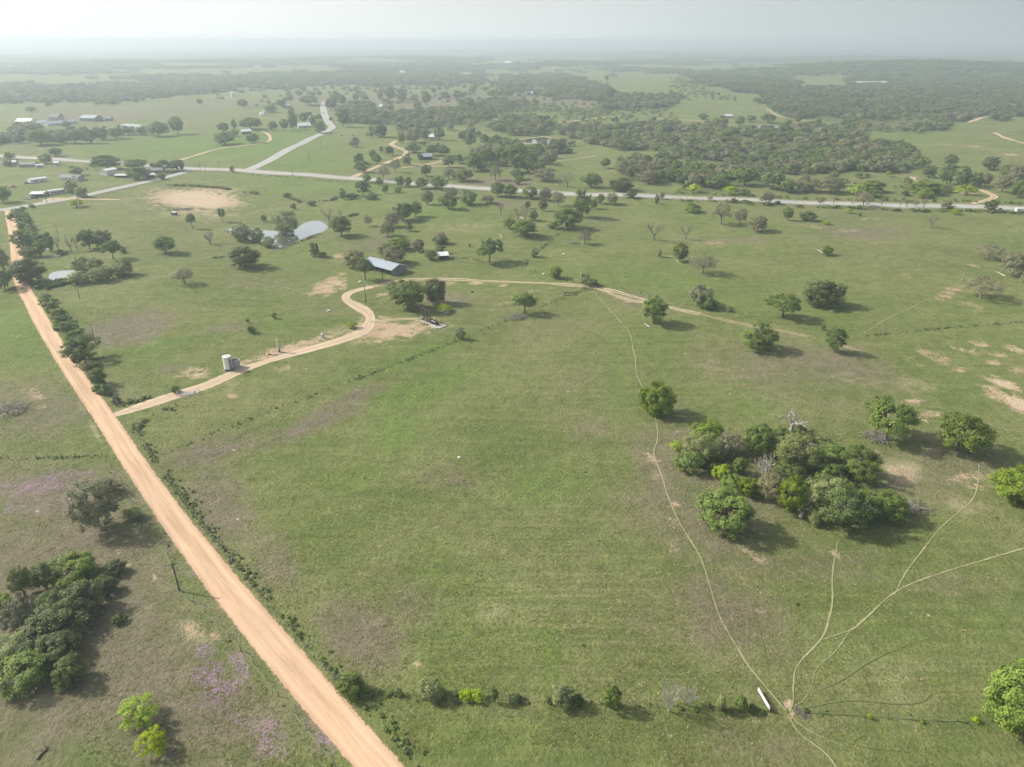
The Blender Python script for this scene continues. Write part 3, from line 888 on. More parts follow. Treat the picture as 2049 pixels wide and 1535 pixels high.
lane('farm_track', [(1990,266),(2013,277),(2049,287),(2090,296)], 7, M_LANE, 5)
lane('farm_track', [(1826,354),(1830,361),(1845,365),(1870,369)], 5, M_LANE, 4)
lane('farm_track', [(1957,379),(1975,386),(1990,394),(1975,401),(1945,408)], 5.5, M_LANE, 4)
lane('farm_track', [(240,400),(110,398),(95,403)], 6, M_LANE, 4)
lane('farm_track', [(560,231),(600,229),(646,229)], 5, M_LANE, 6)
PATHS = [
 ([(1184,579),(1201,597),(1239,638),(1258,665),(1266,690),(1271,717),(1271,743),(1283,770),(1298,800),(1308,830),(1312,849),(1317,882),(1312,911),(1328,957),(1335,990),(1353,1036),(1374,1077),(1399,1118),(1417,1162),(1439,1232),(1464,1279),(1494,1328),(1527,1367),(1574,1422)], .95),
 ([(1580,1430),(1603,1466),(1651,1502),(1680,1535),(1730,1600)], .85),
 ([(1679,1085),(1677,1100),(1670,1155),(1671,1202),(1662,1246),(1649,1281),(1603,1334),(1592,1374),(1589,1403),(1581,1425)], 1.0),
 ([(2140,1075),(2049,1101),(1965,1126),(1885,1151),(1786,1190),(1731,1239),(1706,1261),(1649,1281)], 1.0),
 ([(1706,1261),(1677,1305),(1640,1341),(1629,1378),(1611,1407),(1585,1420)], .6),
 ([(1786,1190),(1808,1144),(1841,1100),(1880,1052),(1915,1022),(1946,994),(1958,965),(1957,930)], .9),
 ([(1723,670),(1774,637),(1843,606),(1910,575),(1935,541)], 1.1),
 ([(1583,1428),(1603,1448),(1640,1470),(1690,1490)], .5),
 ([(1580,1150),(1630,1168),(1668,1175)], .5),
]
for p_, w_ in PATHS:
    lane('path', p_, w_ * .58, M_PATH, .5, None, .6, 5)
for p_, w_ in [([(1500,1380),(1540,1400),(1575,1425)], .6), ([(1585,1422),(1640,1408),(1700,1398),(1790,1405),(1840,1402),(1860,1385)], .8), ([(1590,1425),(1650,1425),(1750,1430),(1860,1438),(1950,1440)], .7),
               ([(1625,1385),(1680,1360),(1740,1320),(1810,1290),(1860,1275)], .5), ([(1600,1440),(1660,1468),(1720,1490),(1800,1500)], .6), ([(700,765),(760,740),(840,707),(905,685)], .5), ([(1370,1280),(1420,1320),(1500,1370)], .45),
               ([(1510,1220),(1530,1290),(1542,1350)], .4), ([(205,925),(262,1010),(328,1100),(359,1180),(424,1240),(468,1290),(513,1340),(602,1450),(669,1535)], .7)]:
    lane('path', p_, w_ * .75, M_PATH_G, .6, None, .4, 5)
ALLR = [(c_[::2], w_) for c_, w_ in ROADS_W]
def off_roads(x, y, pad=.6):
    ok = np.ones(x.shape, bool)
    for c_, w_ in ALLR:
        lo = c_.min(0) - 15; hi = c_.max(0) + 15
        m = np.where((x > lo[0]) & (x < hi[0]) & (y > lo[1]) & (y < hi[1]))[0]
        for a in range(0, len(m), 4000):
            mm = m[a:a + 4000]
            d = np.min((x[mm, None] - c_[None, :, 0]) ** 2 + (y[mm, None] - c_[None, :, 1]) ** 2, 1)
            ok[mm] &= d > (w_ + pad) ** 2
    return ok
for p_, n_ in (('stock_pond', 0), ('small_pond', 0)):
    pass
# ---------------------------------------------------------------- tree and bush shapes (unit size: height 1, spread 1)
def leaf_cloud(r, centres, radii, per, size, out_bias=.5, flat=.8, stretch=1.25):
    """small rhombic leaf sprays round clump centres -> V, F, tint"""
    n = len(centres) * per
    ci = np.repeat(np.arange(len(centres)), per)
    d = r.normal(size=(n, 3)); d /= np.linalg.norm(d, axis=1)[:, None]
    rad = radii[ci] * r.random(n) ** .45
    P = centres[ci] + d * rad[:, None] * np.array([1, 1, flat])
    cc = centres.mean(0); od = P - cc; od /= np.linalg.norm(od, axis=1)[:, None] + 1e-6
    nrm = d * out_bias + od * .7 + r.normal(size=(n, 3)) * .42 + np.array([0, 0, .45])
    nrm /= np.linalg.norm(nrm, axis=1)[:, None]
    a = np.cross(nrm, r.normal(size=(n, 3))); a /= np.linalg.norm(a, axis=1)[:, None]
    b = np.cross(nrm, a)
    s_ = size * (.65 + .7 * r.random(n))
    a *= (s_ * stretch)[:, None]; b *= s_[:, None]
    V = np.stack([P - a, P - b * .7 + a * .15, P + a, P + b * .7 - a * .1], 1).reshape(-1, 3)
    F = np.arange(n * 4).reshape(n, 4)
    tc_ = r.random(len(centres))
    hgt_ = (d[:, 2] + 1) / 2
    tint = np.clip(.60 * tc_[ci] + .40 * r.random(n), 0, 1)
    return V, F, tint

def crown_centres(r, k, cz, rx, rz, lob=.28, low=-.55, shell=.5, ell=1.0):
    ph = r.random(6) * 6.28
    C = []
    while len(C) < k:
        d = r.normal(size=3); d /= np.linalg.norm(d)
        if d[2] < low: continue
        az_ = math.atan2(d[1], d[0])
        lobe = 1 + lob * (math.sin(2 * az_ + ph[0]) * .5 + math.sin(3 * az_ + ph[1]) * .4 + math.sin(5 * az_ + ph[2] + d[2] * 3) * .35) + lob * .3 * math.sin(4 * d[2] + ph[3])
        q = (shell + (1 - shell) * r.random() ** .6)
        x = d[0] * rx * lobe * q * ell; y = d[1] * rx * lobe * q / ell; z = cz + d[2] * rz * q * (1 + lob * .3 * math.sin(2 * az_ + ph[4]))
        C.append((x, y, max(.03, z)))
    return np.array(C)

def limb_mesh(r, C, fork, trunk_r, mat, name, nl=7, twigs=True, lean=(0, 0), ns=6):
    m = MB()
    fk = Vector((lean[0], lean[1], fork))
    m.tube([(0, 0, -.03), (lean[0] * .3, lean[1] * .3, fork * .35), fk * 1.0], [trunk_r * 1.45, trunk_r * 1.0, trunk_r * .82], ns + 1)
    idx = r.permutation(len(C))[:nl]
    ends = [Vector(C[i]) for i in idx]
    mids = []
    for e in ends:
        e2 = fk.lerp(e, .82)
        mid = fk.lerp(e2, .5) + Vector((r.normal() * .02, r.normal() * .02, .03 + .02 * r.random()))
        m.tube([fk, fk.lerp(mid, .5) + Vector((0, 0, .012)), mid, e2], [trunk_r * .6, trunk_r * .48, trunk_r * .36, trunk_r * .16], 5, False)
        mids.append((mid, e2))
    if twigs:
        for i, c_ in enumerate(C):
            c_ = Vector(c_)
            b_ = min((q for pr in mids for q in pr), key=lambda q: (q - c_).length)
            k_ = b_.lerp(c_, .55) + Vector((r.normal() * .015, r.normal() * .015, .01))
            m.tube([b_, k_, c_], [trunk_r * .22, trunk_r * .14, trunk_r * .05], 3, False)
    return m.mesh(name, mat)

def bare_branches(r, name, mat, levels=4, spread=.75, thick=.022, fork=.22, up=.35, nmain=6):
    """leafless tree: trunk mesh and branch mesh"""
    t_ = MB(); m = MB()
    t_.tube([(0, 0, -.03), (0.01, 0, fork * .5), (0, 0.01, fork)], [thick * 1.5, thick * 1.1, thick], 7)
    def grow(p, d, ln, rad, lv):
        q1 = p + d * ln * .5 + Vector((r.normal(), r.normal(), r.normal())) * ln * .07
        q2 = p + d * ln + Vector((r.normal(), r.normal(), r.normal())) * ln * .1
        m.tube([p, q1, q2], [rad, rad * .78, rad * .55], 4 if lv > 1 else 3, False)
        if lv == 0: return
        for _ in range(3 if lv > 1 else 4):
            dd = (d + Vector((r.normal() * spread, r.normal() * spread, r.normal() * spread * .7 + up * .25))).normalized()
            s_ = q1.lerp(q2, r.random() * .9 + .1) if r.random() < .6 else q2
            grow(s_, dd, ln * (.55 + .25 * r.random()), rad * .52, lv - 1)
    for k in range(nmain):
        a = k * 6.283 / nmain + r.normal() * .3
        el = up + r.random() * .55
        grow(Vector((0, 0, fork * (.8 + .2 * r.random()))), Vector((math.cos(a) * math.cos(el * 1.3), math.sin(a) * math.cos(el * 1.3), math.sin(el * 1.3))).normalized(), .26 + .08 * r.random(), thick * .62, levels - 1)
    V_ = np.array(m.v)
    R_ = np.abs(V_[:, :2]).max(); H_ = V_[:, 2].max()
    V_[:, :2] *= .5 / R_; V_[:, 2] *= 1.0 / H_
    tv = np.array(t_.v); tv[:, 2] *= 1.0 / H_
    return make_mesh(name + '_trunk', tv, t_.f, mat), make_mesh(name + '_branches', V_, m.f, mat)

PROTO = {}
def mk_proto(kind, n, seed, k, cz, rx, rz, per, size, clump, leaf, bark=BARK, fork=.25, tr=.028, lob=.28, low=-.55, shell=.5, nl=7, twigs=True, ob=.5, far=False, ns=6):
    L_ = []
    for i in range(n):
        r = np.random.default_rng(seed * 100 + i)
        C = crown_centres(r, k, cz, rx, rz, lob, low, shell, 1 + .12 * r.normal())
        rad = clump * (.7 + .6 * r.random(k))
        V_, F_, T_ = leaf_cloud(r, C, rad, int(per * 1.5), size * .82, ob)
        V_[:, 2] = np.maximum(V_[:, 2], .01)
        ext = np.abs(V_[:, :2]).max(0)
        V_[:, 0] *= .5 / ext[0]; V_[:, 1] *= .5 / ext[1]; V_[:, 2] *= 1 / V_[:, 2].max()
        C2 = C * np.array([.5 / ext[0], .5 / ext[1], 1.0])
        cm = make_mesh(kind + '_crown', V_, F_, LEAF[leaf], {'tint': ('FACE', T_)})
        lm = limb_mesh(r, C2, fork, tr, bark, kind + '_trunk', nl, twigs, (r.normal() * .02, r.normal() * .02), ns)
        L_.append((cm, lm))
    PROTO[kind] = L_

#        kind    n  seed  k   cz   rx   rz  per size clump leaf
mk_proto('oak',   4, 1, 110, .54, .46, .42, 62, .020, .10, 'oak', lob=.24, low=-.8, fork=.2)
mk_proto('oakt',  3, 2,  90, .62, .46, .32, 62, .020, .10, 'oak', lob=.34, fork=.30, low=-.6)      # trunk clearly showing
mk_proto('live',  3, 3, 110, .48, .46, .46, 62, .021, .10, 'live', lob=.14, low=-.95, fork=.15)
mk_proto('fresh', 4, 4, 125, .49, .45, .45, 62, .020, .09, 'fresh', lob=.14, low=-.95, fork=.15)
mk_proto('thin',  4, 5,  95, .52, .46, .42, 36, .014, .095, 'olive', BARK_BARE, lob=.25, low=-.6, nl=12, tr=.024)
mk_proto('olive', 3, 6, 110, .50, .46, .44, 52, .018, .095, 'olive', BARK_BARE, lob=.22, low=-.75, nl=10)
mk_proto('willow',3, 7, 120, .46, .45, .46, 58, .018, .10, 'willow', BARK_GREY, lob=.2, low=-1, nl=9, tr=.02)
mk_proto('mid',   3, 8, 115, .49, .46, .45, 58, .018, .095, 'oak', lob=.28, low=-.85, fork=.2)
mk_proto('cedar', 2, 9,  70, .48, .40, .47, 55, .020, .085, 'cedar', lob=.12, low=-.95, fork=.1, tr=.03)
mk_proto('grey',  2, 10, 120, .48, .46, .44, 52, .017, .09, 'grey', BARK_GREY, lob=.3, low=-.85, nl=12)
mk_proto('lime',  2, 11, 60, .52, .45, .42, 50, .021, .10, 'lime', lob=.25, low=-.8)
mk_proto('bush',  3, 12, 48, .46, .44, .46, 50, .032, .14, 'oak', lob=.25, low=-.9, fork=.12, tr=.03, nl=5, twigs=False)
mk_proto('dbush', 2, 13, 44, .46, .44, .46, 50, .032, .14, 'cedar', lob=.3, low=-.6, fork=.12, tr=.03, nl=5, twigs=False)
mk_proto('pbush', 3, 14, 60, .46, .44, .46, 48, .028, .14, 'willow', BARK_GREY, lob=.25, low=-.9, fork=.12, tr=.022, nl=8)
mk_proto('lbush', 2, 15, 34, .48, .42, .42, 42, .032, .14, 'lime', lob=.3, low=-.6, fork=.12, tr=.03, nl=5, twigs=False)
mk_proto('fbush', 2, 16, 48, .46, .44, .46, 50, .032, .14, 'fresh', lob=.3, low=-.6, fork=.12, tr=.03, nl=5, twigs=False)
for i in range(1):
    pass
PROTO['bare'] = []
for i in range(3):
    r = np.random.default_rng(500 + i)
    a, b = bare_branches(r, 'bare_tree', BARK_BARE, 4, .62, .036, .24, .3, 6)
    PROTO['bare'].append((b, a))
PROTO['snag'] = []
for i in range(2):
    r = np.random.default_rng(560 + i)
    a, b = bare_branches(r, 'dead_tree', BARK_GREY, 3, .6, .055, .3, .25, 6)
    PROTO['snag'].append((b, a))
PROTO['baresh'] = []
for i in range(2):
    r = np.random.default_rng(590 + i)
    a, b = bare_branches(r, 'bare_shrub', BARK_GREY, 4, .45, .026, .06, .45, 10)
    PROTO['baresh'].append((b, a))
PROTO['pile'] = []
PILE_M = paint('brush_wood', (.19, .17, .15), .9, 0, .35, 6)
for i in range(2):
    r = np.random.default_rng(610 + i)
    m = MB()
    for k in range(70):
        a = r.random() * 6.28; q = r.random() ** .6 * .45
        c_ = Vector((math.cos(a) * q, math.sin(a) * q, .1 + .6 * r.random() * (1 - q * 1.5)))
        d_ = Vector((r.normal(), r.normal(), r.normal() * .35)).normalized() * (.12 + .18 * r.random())
        m.tube([c_ - d_, c_ + Vector((0, 0, .05 * r.normal())), c_ + d_], [.014, .011, .005], 4)
    V_ = np.array(m.v); V_[:, 2] = np.clip(V_[:, 2], 0.0, 1.0)
    PROTO['pile'].append((make_mesh('branches', V_, m.f, PILE_M), None))

# name, category, child names
KIND = {
 'oak': ('oak_tree', 'tree'), 'oakt': ('oak_tree', 'tree'), 'live': ('live_oak_tree', 'tree'), 'fresh': ('leafy_tree', 'tree'), 'thin': ('sparse_oak_tree', 'tree'),
 'olive': ('olive_green_tree', 'tree'), 'willow': ('willow_tree', 'tree'), 'mid': ('green_tree', 'tree'), 'cedar': ('cedar_tree', 'tree'), 'grey': ('grey_green_tree', 'tree'),
 'lime': ('bright_green_tree', 'tree'), 'bush': ('green_bush', 'bush'), 'dbush': ('dark_bush', 'bush'), 'pbush': ('pale_bush', 'bush'), 'lbush': ('bright_green_bush', 'bush'), 'fbush': ('leafy_bush', 'bush'),
 'bare': ('bare_tree', 'tree'), 'snag': ('dead_tree', 'tree'), 'baresh': ('bare_shrub', 'shrub'), 'pile': ('brush_pile', 'brush pile')}
LOOK = {'oak': 'green oak', 'oakt': 'green oak on a clear trunk', 'live': 'dense dark oak', 'fresh': 'fresh green tree', 'thin': 'sparse olive-brown oak', 'olive': 'olive-green tree', 'willow': 'pale feathery willow',
 'mid': 'mid-green leafy tree', 'cedar': 'dark cedar', 'grey': 'grey-green tree', 'lime': 'vivid lime-green tree', 'bush': 'green bush', 'dbush': 'dark bush', 'pbush': 'pale green bush', 'lbush': 'vivid lime-green bush',
 'fbush': 'fresh green bush', 'bare': 'bare leafless tree', 'snag': 'grey dead tree', 'baresh': 'bare greyish shrub', 'pile': 'pile of grey dead branches'}
_cnt = {}
TREES_W = []
def plant(kind, box, label, group=None, crop='P', var=None):
    x0, y0 = cv(crop, box[0], box[1]); x1, y1 = cv(crop, box[2], box[3])
    w = x1 - x0; hpx = y1 - y0; cx = (x0 + x1) / 2
    dl = PITCH + math.atan(((y0 + y1) / 2 - IH / 2) / FPX)
    sdl, cdl = math.sin(dl), math.cos(dl)
    yb = y1 - .24 * w * sdl
    if kind in ('oakt', 'bare', 'snag', 'oak', 'thin'): yb = y1 - .10 * w * sdl
    p = g1(cx, yb)
    m_ = (p.y * cp - (p.z - HC) * sp) / FPX
    wm = w * m_ * (1.15 if KIND[kind][1] != 'tree' else 1.0)
    vis = (yb - y0) * m_
    hm_ = max(wm * .5, (vis - .22 * wm * sdl) / max(cdl, .5))
    if kind == 'lime': hm_ *= .82
    if kind == 'pile': hm_ = min(hm_, wm * .35)
    i = _cnt.get(kind, 0); _cnt[kind] = i + 1
    cm, tm = PROTO[kind][(var if var is not None else i) % len(PROTO[kind])]
    nm, cat = KIND[kind]
    rz = (i * 2.399) % 6.283
    e = empty(nm, p, rz, (wm * 1.14, wm * 1.14, hm_ * 1.04))
    tag(e, label, cat, group)
    wood = kind in ('bare', 'snag', 'baresh', 'pile')
    mesh_obj('branches' if wood else ('crown' if cat == 'tree' else 'foliage'), cm, e)
    if tm is not None: mesh_obj('trunk' if cat == 'tree' else 'stem', tm, e)
    TREES_W.append((p.x, p.y, wm / 2))
    return e

